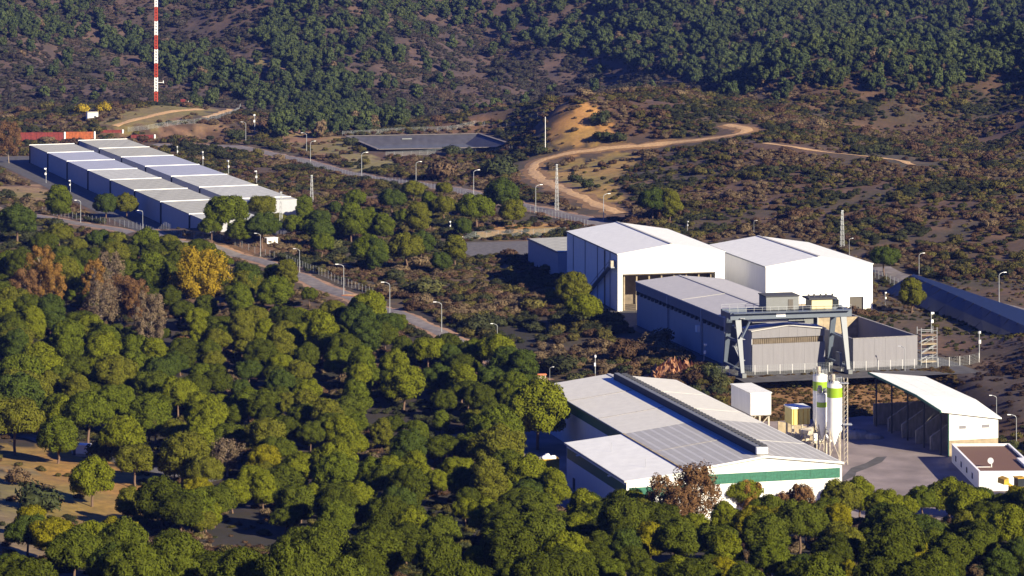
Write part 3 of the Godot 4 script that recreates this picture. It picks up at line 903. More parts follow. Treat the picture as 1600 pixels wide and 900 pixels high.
func build_crane() -> void:
	var t := thing("gantry_crane", "pale blue-grey gantry crane on four legs straddling the small end building", "gantry crane", Vector3(53.2, 0, -682.8), deg_to_rad(12.8))
	var S := 26.5
	for x in [0.0, S]:
		for s in [-1, 1]:
			var z: float = 7.0 * s
			var top := Vector3(x, 13.3, 3.4 * s)
			var lg := MB.new()
			var w0 := 0.42
			var w1 := 0.72
			lg.prism([Vector3(x - w0, 1.1, z - 0.4), Vector3(x + w0, 1.1, z - 0.4), Vector3(x + w1, 13.3, top.z - 0.4), Vector3(x - w1, 13.3, top.z - 0.4)], Vector3(0, 0, 0.8))
			obj("leg", lg, M.steel, t)
			var bg := part_box(t, "bogie", Vector3(x, 0.15, z), Vector3(1.0, 1.0, 3.4), M.machinery)
			for q in [-1.1, 1.1]:
				part_tube(bg, "wheel", Vector3(x - 0.3, 0.5, z + q), Vector3(x + 0.3, 0.5, z + q), 0.42, 0.42, M.dark_steel, 10)
		part_bar(t, "leg_tie", Vector3(x, 8.0, -4.8), Vector3(x, 8.0, 4.8), 0.5, M.steel)
		part_bar(t, "sill_beam", Vector3(x, 1.5, -7), Vector3(x, 1.5, 7), 0.6, M.steel)
	for z in [-3.4, 3.4]:
		part_box(t, "girder", Vector3(S / 2, 13.3, z), Vector3(S + 4.0, 1.7, 1.1), M.steel)
		var rl := part_bar(t, "railing", Vector3(-2, 16.1, z), Vector3(S + 2, 16.1, z), 0.07, M.galvanised)
		part_bar(rl, "rail_bar", Vector3(-2, 15.6, z), Vector3(S + 2, 15.6, z), 0.05, M.galvanised)
		for k in 16:
			part_bar(rl, "rail_post", Vector3(-2 + k * (S + 4) / 15.0, 15.0, z), Vector3(-2 + k * (S + 4) / 15.0, 16.12, z), 0.06, M.galvanised)
	for x in [-1.6, S + 1.6]:
		part_box(t, "end_beam", Vector3(x, 13.5, 0), Vector3(0.9, 1.3, 5.7), M.steel)
	part_box(t, "walkway", Vector3(S / 2, 14.85, 4.6), Vector3(S + 3, 0.12, 1.2), M.steel)
	part_box(t, "name_board", Vector3(10.6, 13.75, 4.0), Vector3(2.3, 1.1, 0.08), M.white_trim)
	var cab := part_box(t, "machine_house", Vector3(11.6, 15.1, -0.6), Vector3(8.2, 3.2, 5.6), M.machinery)
	part_box(cab, "house_roof", Vector3(11.6, 18.3, -0.6), Vector3(8.6, 0.25, 6.0), M.dark_steel)
	part_box(cab, "house_door", Vector3(13.6, 15.2, 2.24), Vector3(1.2, 2.4, 0.12), M.dark_interior)
	var cb := part_box(t, "control_cabin", Vector3(21.4, 15.1, 0.4), Vector3(5.2, 2.2, 4.6), M.beige)
	part_box(cb, "cabin_roof", Vector3(21.6, 17.4, 0.4), Vector3(7.2, 0.4, 5.2), M.dark_steel)
	part_box(cb, "cabin_window", Vector3(25.0, 15.4, 0.4), Vector3(1.6, 1.8, 3.6), M.glass_dark)
	for k in 5:
		part_box(cb, "roof_fitting", Vector3(18.6 + k * 1.5, 17.8, 1.0 - 0.4 * (k % 2)), Vector3(0.35, 0.7, 0.35), M.dark_steel)
	var tr := part_box(t, "trolley", Vector3(8.5, 12.2, 0), Vector3(9.0, 0.5, 4.0), M.roof_shed)
	part_box(tr, "hoist", Vector3(9.5, 12.7, 0), Vector3(3.4, 0.6, 2.0), M.machinery)
	# zigzag stair on the near leg pair
	var y := 1.2
	for k in 5:
		var a := Vector3(0.9, y, 3.4 if k % 2 else -1.2)
		var b := Vector3(0.9, y + 2.5, -1.2 if k % 2 else 3.4)
		var f := part_bar(t, "stair_flight", a, b, 0.9, M.galvanised, 0.18)
		part_bar(f, "handrail", a + Vector3(0.45, 1.0, 0), b + Vector3(0.45, 1.0, 0), 0.07, M.galvanised)
		part_box(t, "stair_landing", b + Vector3(0, -0.1, 0.5 if k % 2 == 0 else -0.5), Vector3(1.2, 0.12, 1.2), M.galvanised)
		y += 2.5
	part_bar(t, "ladder_rail", Vector3(2.6, 12.8, 4.4), Vector3(0.2, 9.4, 6.0), 0.35, M.steel)
	part_box(t, "cable_reel", Vector3(S - 1.0, 1.6, 3.2), Vector3(0.6, 3.0, 3.0), M.machinery)

func build_cells() -> void:
	var skins := [[M.cell_weathered, M.cell_blue, M.cell_blue, M.cell_light, M.cell_weathered, M.cell_weathered, M.cell_weathered, M.cell_light], [M.cell_weathered, M.cell_weathered, M.cell_blue, M.cell_blue, M.cell_light, M.cell_light, M.cell_light]]
	var at := [Vector2(-110.7, 978.0), Vector2(-101.9, 1031.1)]
	var names := ["row of eight grey storage cells with stained flat roofs, beside the lamp road", "row of seven grey storage cells with pale flat roofs, beside the scrubby bank"]
	for r in 2:
		var t := thing("storage_row", names[r], "storage building", Vector3(at[r].x, 0, -at[r].y), deg_to_rad(19.3), "rows of storage cells")
		var W := 19.6 if r == 0 else 22.0
		var n: int = skins[r].size()
		var z := 25.0 if r == 0 else 10.0
		var step := 46.0 if r == 0 else 49.1
		for k in n:
			var z1 := 0.0 if k == 0 else z - step
			var i: int = n - 1 - k
			var c := Node3D.new()
			c.name = "storage_cell"
			t.add_child(c, true)
			wall_panels(c, "side_panel", Vector3(0, 0, z1 + 0.3), Vector3(0, 0, z - 0.3), 7.8, 7.8, 6, Vector3(1, 0, 0), M.cell_wall, 0.3, 0.02)
			wall_panels(c, "side_panel", Vector3(W, 0, z - 0.3), Vector3(W, 0, z1 + 0.3), 7.9, 7.9, 3, Vector3(-1, 0, 0), M.cell_wall, 0.3, 0.02)
			wall_panels(c, "end_panel", Vector3(0, 0, z - 0.3), Vector3(W, 0, z - 0.3), 7.8, 7.9, 3, Vector3(0, 0, -1), M.cell_wall, 0.3)
			roof_sheets(c, "roof_slab", Vector3(-0.2, 8.0, z1 + 0.4), Vector3(-0.2, 8.0, z - 0.4), Vector3(W + 0.2, 8.12, z1 + 0.4), Vector3(W + 0.2, 8.12, z - 0.4), 4, skins[r][i], 0.22, 0.03)
			var rim := MB.new()
			rim.prism([Vector3(-0.4, 7.6, z1 - 0.25), Vector3(W + 0.4, 7.7, z1 - 0.25), Vector3(W + 0.4, 8.32, z1 - 0.25), Vector3(-0.4, 8.2, z1 - 0.25)], Vector3(0, 0, 0.5))
			obj("joint_beam", rim, M.white_trim, c)
			part_box(c, "joint_pier", Vector3(-0.25, 0, z1), Vector3(0.5, 7.6, 0.5), M.dark_steel)
			z = z1

# ------------------------------------------------------------------ concrete works
func build_yard_things() -> void:
	# hut on legs
	var h := thing("conveyor_hut", "white windowless box hut raised on legs behind the factory hall", "hut", Vector3(53.7, -8, -640), deg_to_rad(15))
	wall_panels(h, "front_panel", Vector3(0, 5.3, 0), Vector3(4.9, 5.3, 0), 10.0, 10.0, 2, Vector3(0, 0, -1), M.white)
	wall_panels(h, "side_panel", Vector3(0, 5.3, -13), Vector3(0, 5.3, -0.25), 10.0, 10.0, 5, Vector3(1, 0, 0), M.white)
	wall_panels(h, "side_panel", Vector3(4.9, 5.3, -0.25), Vector3(4.9, 5.3, -13), 10.0, 10.0, 5, Vector3(-1, 0, 0), M.white)
	wall_panels(h, "rear_panel", Vector3(4.9, 5.3, -13.2), Vector3(0, 5.3, -13.2), 10.0, 10.0, 2, Vector3(0, 0, 1), M.white)
	roof_sheets(h, "roof_sheet", Vector3(-0.15, 10.3, -13.5), Vector3(-0.15, 10.3, 0.2), Vector3(5.05, 10.3, -13.5), Vector3(5.05, 10.3, 0.2), 3, M.roof_white, 0.26)
	part_box(h, "floor_slab", Vector3(2.45, 5.05, -6.6), Vector3(4.9, 0.24, 13.2), M.concrete)
	for z in [-12.5, -6.5, -0.6]:
		for x in [0.4, 4.5]:
			part_box(h, "leg", Vector3(x, 0, z), Vector3(0.4, 5.05, 0.4), M.rusty_white)
		part_bar(h, "brace", Vector3(0.4, 0.5, z), Vector3(4.5, 4.9, z), 0.2, M.rusty_white)
		part_bar(h, "brace", Vector3(4.5, 0.5, z + 0.22), Vector3(0.4, 4.9, z + 0.22), 0.2, M.rusty_white)
	var rw := thing("retaining_wall", "low warm-brown concrete retaining wall between the raised hut and silos", "wall", Vector3(59.5, -8, -636), deg_to_rad(8))
	wall_panels(rw, "wall_slab", Vector3(0, 0, 0), Vector3(9.5, 0, 0), 4.6, 2.6, 4, Vector3(0, 0, -1), M.concrete_warm, 0.5, 0.01)
	# silos
	var data := [
		["tall white cement silo with lime green band, standing in front with its ladder tower", 69.2, 610.0, 1.65, 17.8, 16.5, 14.4],
		["white cement silo with lime green band, partly behind the taller one", 67.4, 622.0, 1.6, 17.6, 15.9, 13.9],
		["short slim white silo with dark green stripe squeezed between two silos", 66.9, 614.5, 1.05, 14.6, 12.6, 11.5]]
	for q in data:
		var s := thing("cement_silo", q[0], "silo", Vector3(q[1], -8, -q[2]), 0.0, "cement silos")
		var r: float = q[3]
		var top: float = q[4]
		part_tube(s, "shell", Vector3(0, 7.4, 0), Vector3(0, q[6], 0), r, r, M.silo_white, 28)
		part_tube(s, "colour_band", Vector3(0, q[6] + 0.002, 0), Vector3(0, q[5], 0), r + 0.02, r + 0.02, M.lime, 28)
		part_tube(s, "shell_top", Vector3(0, q[5] + 0.002, 0), Vector3(0, top - 0.4, 0), r, r, M.silo_white, 28)
		part_tube(s, "roof_cone", Vector3(0, top - 0.4, 0), Vector3(0, top, 0), r, r * 0.35, M.silo_white, 28)
		part_tube(s, "hopper_cone", Vector3(0, 4.2, 0), Vector3(0, 7.4, 0), 0.3, r, M.silo_white, 24)
		part_tube(s, "filter", Vector3(-0.4, top, 0.2), Vector3(-0.4, top + 1.5, 0.2), 0.5, 0.45, M.rusty_white, 12)
		part_box(s, "filter_box", Vector3(0.7, top - 0.1, -0.2), Vector3(0.8, 0.9, 0.8), M.machinery)
		for k in 4:
			var a := PI / 4 + k * PI / 2
			part_bar(s, "leg", Vector3(cos(a) * r * 0.95, 0, sin(a) * r * 0.95), Vector3(cos(a) * r * 0.95, 7.8, sin(a) * r * 0.95), 0.24, M.rusty_white)
			var b := a + PI / 2
			part_bar(s, "brace", Vector3(cos(a) * r * 0.95, 1.0, sin(a) * r * 0.95), Vector3(cos(b) * r * 0.95, 6.6, sin(b) * r * 0.95), 0.13, M.rusty_white)
		var rl := MB.new()
		for k in 14:
			var a := TAU * k / 14.0
			rl.bar(Vector3(cos(a) * r * 0.95, top - 0.4, sin(a) * r * 0.95), Vector3(cos(a) * r * 0.95, top + 0.9, sin(a) * r * 0.95), 0.06)
			var b := TAU * (k + 1) / 14.0
			rl.bar(Vector3(cos(a) * r * 0.95, top + 0.9, sin(a) * r * 0.95), Vector3(cos(b) * r * 0.95, top + 0.9, sin(b) * r * 0.95), 0.06)
		obj("railing", rl, M.galvanised, s)
	var lt := thing("ladder_tower", "rusty lattice ladder tower clamped beside the tall silo", "ladder tower", Vector3(71.5, -8, -609.4))
	for x in [-0.4, 0.4]:
		for z in [-0.4, 0.4]:
			part_bar(lt, "upright", Vector3(x, 0, z), Vector3(x, 18.6, z), 0.1, M.rusty_white)
	for k in 18:
		part_bar(lt, "brace", Vector3(-0.4, k + 0.3, 0.4), Vector3(0.4, k + 1.2, 0.4), 0.07, M.rusty_white)
		part_bar(lt, "rung", Vector3(-0.4, k + 0.3, -0.4), Vector3(0.4, k + 0.3, 0.4), 0.07, M.galvanised)
	part_box(lt, "platform", Vector3(0.3, 8.6, 0), Vector3(2.0, 0.15, 1.8), M.galvanised)
	part_box(lt, "platform", Vector3(-0.6, 17.4, 0), Vector3(2.4, 0.15, 1.6), M.galvanised)
	# batching plant: a yellow box over a tangle of mixers, chutes and conveyors
	var b := thing("batching_plant", "tangle of pale rusty mixers, chutes and conveyors under a yellow cabin", "batching plant", Vector3(64.5, -8, -620), deg_to_rad(15))
	var box := part_box(b, "yellow_cabin", Vector3(0.2, 5.9, -7), Vector3(4.2, 3.5, 4.6), M.yellow_pale)
	part_box(box, "cabin_roof", Vector3(0.2, 9.4, -7), Vector3(4.5, 0.3, 5.0), M.roof_white)
	for k in 4:
		part_box(box, "cabin_rib", Vector3(-1.5 + k * 1.1, 5.9, -4.66), Vector3(0.12, 3.4, 0.1), M.yellow)
	for x in [-1.6, 2.0]:
		for z in [-8.8, -5.2]:
			part_box(b, "leg", Vector3(x, 0, z), Vector3(0.35, 5.9, 0.35), M.rusty_white)
	part_tube(b, "mixer_drum", Vector3(-1.0, 4.4, -1.5), Vector3(1.6, 5.0, -1.5), 1.2, 1.0, M.rusty_white, 14)
	part_tube(b, "hopper", Vector3(-0.4, 2.6, 0.5), Vector3(-0.4, 5.6, 0.5), 0.35, 1.3, M.rusty_white, 4)
	part_tube(b, "hopper", Vector3(2.8, 2.2, -1.5), Vector3(2.8, 4.6, -1.5), 0.3, 1.1, M.concrete, 4)
	part_bar(b, "conveyor", Vector3(-4.2, 2.0, 1.5), Vector3(2.8, 6.6, -2.5), 0.8, M.rusty_white, 0.35)
	part_bar(b, "conveyor", Vector3(-2.5, 3.0, 3.0), Vector3(3.4, 3.6, 2.0), 0.7, M.rusty_white, 0.4)
	part_bar(b, "conveyor", Vector3(2.5, 5.8, 0.6), Vector3(4.0, 3.4, 3.4), 0.6, M.silo_white, 0.4)
	part_box(b, "gear_box", Vector3(-2.6, 3.2, -0.4), Vector3(1.4, 1.5, 1.5), M.machinery)
	part_box(b, "motor", Vector3(-3.8, 3.9, -1.8), Vector3(1.0, 0.9, 1.2), M.rusty_white)
	part_box(b, "control_box", Vector3(1.2, 3.2, 1.8), Vector3(1.2, 1.8, 0.8), M.silo_white)
	part_box(b, "platform", Vector3(0.0, 3.0, 1.4), Vector3(6.6, 0.15, 3.6), M.rusty_white)
	var r2 := RandomNumberGenerator.new()
	r2.seed = 77
	for k in 26:
		var p := Vector3(r2.randf_range(-4.2, 4.2), r2.randf_range(1.5, 6.0), r2.randf_range(-3.0, 3.5))
		var q := p + Vector3(r2.randf_range(-1.6, 1.6), r2.randf_range(-1.4, 1.4), r2.randf_range(-1.2, 1.2))
		if k % 2: part_tube(b, "pipe", p, q, 0.14, 0.14, M.rusty_white if k % 4 == 1 else M.galvanised, 7)
		else: part_box(b, "machine_casing", p, Vector3(r2.randf_range(0.4, 1.1), r2.randf_range(0.4, 1.2), r2.randf_range(0.4, 1.0)), [M.rusty_white, M.silo_white, M.machinery, M.concrete_warm][k / 2 % 4])
	for x in [-3.2, -1.0, 1.0, 3.2]:
		part_box(b, "support", Vector3(x, 0, 2.8), Vector3(0.3, 3.0, 0.3), M.rusty_white)
	# open-sided aggregate shed: roof corners as heights above the yard
	var s := thing("aggregate_shed", "open-sided aggregate shed with a white roof over concrete bays", "shed", Vector3(93.0, -8, -617.5), deg_to_rad(15))
	var W := 14.2
	var rows := [[0.6, 10.2, 8.1], [-13.0, 11.5, 9.9], [-41.0, 12.3, 10.7]]
	for k in 2:
		var p: Array = rows[k]
		var q: Array = rows[k + 1]
		for c in 3:
			var f0 := c / 3.0 + 0.002
			var f1 := (c + 1) / 3.0 - 0.002
			var mb := MB.new()
			mb.prism([Vector3(W * f0, lerpf(p[1], p[2], f0), p[0]), Vector3(W * f1, lerpf(p[1], p[2], f1), p[0]), Vector3(W * f1, lerpf(q[1], q[2], f1), q[0] + 0.04), Vector3(W * f0, lerpf(q[1], q[2], f0), q[0] + 0.04)], Vector3(0, -0.3, 0))
			obj("roof_sheet", mb, M.roof_white, s)
		part_bar(s, "roof_edge", Vector3(-0.1, p[1] - 0.2, p[0]), Vector3(-0.1, q[1] - 0.2, q[0]), 0.2, M.green_band, 0.5)
	wall_panels(s, "block_wall", Vector3(2.0, 0, 0), Vector3(13.6, 0, 0), 3.6, 3.6, 4, Vector3(0, 0, -1), M.concrete_warm, 0.4, 0.01)
	wall_panels(s, "wall_panel", Vector3(2.0, 3.6, 0.05), Vector3(13.6, 3.6, 0.05), 9.5, 7.9, 5, Vector3(0, 0, -1), M.white, 0.3)
	part_box(s, "corner_trim", Vector3(1.95, 0, -0.1), Vector3(0.14, 9.4, 0.5), M.green_band)
	part_box(s, "wall_mark", Vector3(5.2, 6.0, 0.07), Vector3(1.6, 0.7, 0.06), M.concrete_pale)
	part_box(s, "wall_mark", Vector3(10.6, 6.0, 0.07), Vector3(1.8, 0.7, 0.06), M.concrete_pale)
	wall_panels(s, "rear_wall", Vector3(13.6, 0, -0.5), Vector3(13.6, 0, -40), 6.0, 6.0, 9, Vector3(-1, 0, 0), M.concrete_brown, 0.4, 0.01)
	wall_panels(s, "rear_panel", Vector3(13.6, 6.0, -0.5), Vector3(13.6, 6.0, -40), 8.0, 10.2, 9, Vector3(-1, 0, 0), M.white, 0.3)
	wall_panels(s, "end_wall", Vector3(1.0, 0, -40.4), Vector3(13.6, 0, -40.4), 5.0, 5.0, 4, Vector3(0, 0, -1), M.concrete, 0.4, 0.01)
	for k in 4:
		var z := -8.0 - k * 8.0
		var pw := MB.new()
		pw.prism([Vector3(1.2, 0, z), Vector3(13.1, 0, z), Vector3(13.1, 6.6, z), Vector3(7.2, 6.6, z), Vector3(1.2, 3.0, z)], Vector3(0, 0, -0.6))
		obj("bay_wall", pw, M.concrete, s)
	for k in 5:
		var z := -2.0 - k * 9.2
		var ty := lerpf(10.2, 12.0, k / 4.0)
		part_box(s, "post", Vector3(1.0, 0, z), Vector3(0.3, ty - 0.2, 0.3), M.dark_steel)
		part_bar(s, "rafter", Vector3(0.2, ty - 0.25, z), Vector3(13.5, ty - 2.0, z), 0.25, M.dark_steel, 0.4)
	# office
	var o := thing("office", "small white office with flat brown gravel roof and parapet beside the aggregate shed", "office", Vector3(95.4, -8, -581.0), deg_to_rad(1.5))
	wall_panels(o, "side_wall", Vector3(0, 0, -30.5), Vector3(0, 0, -0.3), 3.9, 3.9, 5, Vector3(1, 0, 0), M.white, 0.3, 0.005)
	wall_panels(o, "front_wall", Vector3(0, 0, 0), Vector3(12.4, 0, 0), 3.9, 3.9, 3, Vector3(0, 0, -1), M.white, 0.3, 0.005)
	wall_panels(o, "side_wall", Vector3(12.4, 0, -0.3), Vector3(12.4, 0, -30.5), 3.9, 3.9, 5, Vector3(-1, 0, 0), M.white, 0.3, 0.005)
	wall_panels(o, "rear_wall", Vector3(12.4, 0, -30.8), Vector3(0, 0, -30.8), 3.9, 3.9, 3, Vector3(0, 0, 1), M.white, 0.3, 0.005)
	part_box(o, "roof", Vector3(6.2, 3.4, -15.4), Vector3(11.7, 0.15, 30.1), M.brown_roof)
	for q in [[Vector3(0.15, 3.9, -15.4), Vector3(0.45, 0.14, 31)], [Vector3(12.25, 3.9, -15.4), Vector3(0.45, 0.14, 31)]]:
		part_box(o, "parapet_cap", q[0], q[1], M.white_trim)
	for q in [[Vector3(6.2, 3.9, -0.15), Vector3(11.8, 0.14, 0.45)], [Vector3(6.2, 3.9, -30.65), Vector3(11.8, 0.14, 0.45)]]:
		part_box(o, "parapet_cap", q[0], q[1], M.white_trim)
	for k in 4:
		var w := part_box(o, "window", Vector3(-0.04, 1.1, -25.5 + k * 6.2), Vector3(0.1, 1.4, 1.5), M.white_trim)
		part_box(w, "pane", Vector3(-0.08, 1.2, -25.5 + k * 6.2), Vector3(0.06, 1.2, 1.3), M.glass_dark)
	part_tube(o, "roof_dish", Vector3(3.9, 3.55, -6.8), Vector3(3.9, 4.9, -6.8), 0.1, 0.1, M.white_trim, 6)
	part_tube(o, "dish_bowl", Vector3(3.8, 4.9, -6.6), Vector3(3.6, 5.0, -6.2), 0.2, 0.65, M.white_trim, 14)
	part_box(o, "cable_tray", Vector3(2.0, 3.56, -6.8), Vector3(3.4, 0.1, 0.2), M.white_trim)
	part_box(o, "roof_step", Vector3(11.4, 3.56, -9.5), Vector3(1.4, 0.5, 10), M.white)
	# yellow loader in front of the office
	var l := thing("wheel_loader", "bright yellow wheel loader parked in front of the white office", "wheel loader", Vector3(102.6, -8, -573.5), deg_to_rad(200))
	part_box(l, "body", Vector3(0, 1.0, 0), Vector3(4.6, 1.5, 2.0), M.yellow)
	part_box(l, "engine_cover", Vector3(-1.6, 2.5, 0), Vector3(1.8, 0.9, 1.8), M.yellow)
	var lc := part_box(l, "cab", Vector3(0.3, 2.5, 0), Vector3(1.6, 1.7, 1.7), M.glass_dark)
	part_box(lc, "cab_roof", Vector3(0.3, 4.2, 0), Vector3(1.9, 0.2, 2.0), M.yellow)
	for x in [-1.5, 1.4]:
		for z in [-1.15, 1.15]:
			part_tube(l, "wheel", Vector3(x, 0.8, z - 0.28), Vector3(x, 0.8, z + 0.28), 0.8, 0.8, M.dark_steel, 14)
	part_bar(l, "lift_arm", Vector3(1.4, 2.2, 0.6), Vector3(3.6, 3.6, 0.6), 0.35, M.yellow)
	part_bar(l, "lift_arm", Vector3(1.4, 2.2, -0.6), Vector3(3.6, 3.6, -0.6), 0.35, M.yellow)
	var bk := MB.new()
	bk.prism([Vector3(3.4, 3.2, -1.3), Vector3(4.6, 3.3, -1.3), Vector3(4.5, 4.3, -1.3), Vector3(3.5, 4.6, -1.3)], Vector3(0, 0, 2.6))
	obj("bucket", bk, M.yellow, l)
	# skip in the shaded yard
	var k2 := thing("skip_container", "open yellow skip heaped with pale sacks in the shaded yard corner", "skip", Vector3(7.2, -8, -601.5), deg_to_rad(10))
	for q in [[Vector3(-2.6, 0.2, -1.3), Vector3(2.6, 0.2, -1.3)], [Vector3(-2.6, 0.2, 1.3), Vector3(2.6, 0.2, 1.3)]]:
		wall_panels(k2, "side", q[0], q[1], 2.9, 2.9, 3, Vector3(0, 0, 1), M.yellow, 0.12, 0.005)
	part_box(k2, "end_plate", Vector3(-2.55, 0.2, 0.06), Vector3(0.12, 2.7, 2.5), M.yellow)
	part_box(k2, "end_plate", Vector3(2.55, 0.2, 0.06), Vector3(0.12, 2.7, 2.5), M.yellow)
	part_box(k2, "floor_plate", Vector3(0, 0.1, 0.06), Vector3(5.1, 0.12, 2.7), M.yellow)
	var sk := thing("sack_heap", "pale bluish sacks heaped inside the open yellow skip", "sacks", Vector3(7.4, -7.7, -601.4))
	for k in 5:
		var mb := MB.new()
		mb.blob(Vector3(-1.2 + k * 0.6, 2.3 + 0.35 * (k % 3), 0.2 * (k % 2)), Vector3(0.8, 0.55, 0.7), rng, 0.15)
		obj("sack", mb, M.white_trim, sk)
	# a damp dark stain on the yard
	var wet := [Vector2(1316, 746), Vector2(1330, 731), Vector2(1352, 724), Vector2(1370, 714), Vector2(1386, 713), Vector2(1378, 722), Vector2(1352, 733), Vector2(1338, 738), Vector2(1336, 744), Vector2(1316, 752)]
	var pts := PackedVector2Array()
	for p in wet:
		var d: float = F * (EYE + 7.94) / (p.y - HOR)
		pts.append(Vector2((p.x - 800.0) * d / F, d))
	var wm := MB.new()
	var tris := Geometry2D.triangulate_polygon(pts)
	for i in range(0, tris.size(), 3):
		wm.face([Vector3(pts[tris[i]].x, -7.935, -pts[tris[i]].y), Vector3(pts[tris[i + 1]].x, -7.935, -pts[tris[i + 1]].y), Vector3(pts[tris[i + 2]].x, -7.935, -pts[tris[i + 2]].y)], Vector3.UP)
	obj("damp_pavement", wm, M.dark_yard, null, "structure")
	var hp := thing("aggregate_heap", "low grey aggregate heap on the shaded yard behind the silos", "heap", Vector3(77.5, -7.95, -642))
	var hm := MB.new()
	hm.blob(Vector3(0, 0, 0), Vector3(4.2, 1.7, 3.0), rng, 0.14, 8, 16)
	hm.blob(Vector3(3.6, 0, 1.0), Vector3(2.6, 1.1, 2.2), rng, 0.16, 7, 12)
	obj("heap_body", hm, M.concrete, hp)
	# orange rock face at the end of the bank
	var rk := MB.new()
	var r3 := FastNoiseLite.new()
	r3.seed = 5
	r3.frequency = 0.35
	var cols := 36
	var rws := 16
	var grid := []
	for i in rws + 1:
		var row := []
		for j in cols + 1:
			var f := float(i) / rws
			var a := (float(j) / cols - 0.5) * 2.0
			var hgt := 6.2 * (1.0 - a * a * 0.85)
			var y := hgt * f
			y += r3.get_noise_2d(j * 1.3 + 9.0, 3.0) * 2.4 * f
			var z := -5.0 * f * f + (absf(r3.get_noise_2d(j * 1.6, i * 0.5)) * -5.0 + absf(r3.get_noise_2d(j * 4.0 + 50, i * 2.2)) * -2.2) * (0.5 + f * 0.5)
			row.append(Vector3(a * 9.0, y - 0.6, z))
		grid.append(row)
	for i in rws:
		for j in cols:
			rk.face([grid[i][j], grid[i][j + 1], grid[i + 1][j + 1]], Vector3(0, 0.5, 1))
			rk.face([grid[i][j], grid[i + 1][j + 1], grid[i + 1][j]], Vector3(0, 0.5, 1))
	var rp := spot(1064, 600)
	var ro := thing("rock_outcrop", "jagged orange-brown rock face cut into the bank left of the crane", "rock outcrop", on(rp.x, rp.y, -0.5), deg_to_rad(8))
	obj("rock_face", rk, M.rock, ro)
	for q in [[Vector2(582, 884), 3.4, "pale"], [Vector2(525, 890), 2.4, "grey"], [Vector2(376, 895), 2.0, "low"]]:
		var p := spot(q[0].x, q[0].y)
		var mb := MB.new()
		for k in 5:
			mb.blob(Vector3(rng.randf_range(-1, 1) * q[1] * 0.7, rng.randf_range(0.0, 0.6), rng.randf_range(-0.6, 0.6)), Vector3(q[1] * 0.6, q[1] * 0.45, q[1] * 0.5), rng, 0.28)
		tag(put("boulder", mb.done(), M.rock_pale), "%s sunlit boulder on the shaded slope, %s" % [q[2], where(q[0].x, q[0].y)], "boulder", "boulders on the slope")
		(get_child(get_child_count() - 1) as Node3D).position = on(p.x, p.y)

# ------------------------------------------------------------------ things far off
func lattice(t: Node3D, hgt: float, w0: float, w1: float, bay: float, bands: Array, bar: float) -> void:
	# four-legged lattice tower; each bay of legs and braces is one section
	var k := 0
	var y := 0.0
	while y < hgt - 0.1:
		var y1 := minf(y + bay, hgt)
		var a := lerpf(w0, w1, y / hgt) / 2
		var b := lerpf(w0, w1, y1 / hgt) / 2
		var mb := MB.new()
		var c := [Vector2(-1, -1), Vector2(1, -1), Vector2(1, 1), Vector2(-1, 1)]
		for i in 4:
			var p: Vector2 = c[i]
			var q: Vector2 = c[(i + 1) % 4]
			mb.bar(Vector3(p.x * a, y, p.y * a), Vector3(p.x * b, y1, p.y * b), bar)
			var n := maxi(1, roundi((y1 - y) / maxf(w0 * 1.1, 0.8)))
			for s in n:
				var f0 := float(s) / n
				var f1 := float(s + 1) / n
				var r0 := lerpf(a, b, f0)
				var r1 := lerpf(a, b, f1)
				mb.bar(Vector3(p.x * r0, lerpf(y, y1, f0), p.y * r0), Vector3(q.x * r1, lerpf(y, y1, f1), q.y * r1), bar * 0.6)
				mb.bar(Vector3(q.x * r0, lerpf(y, y1, f0), q.y * r0), Vector3(p.x * r1, lerpf(y, y1, f1), p.y * r1), bar * 0.6)
		obj("lattice_section", mb, bands[k % bands.size()], t)
		y = y1
		k += 1

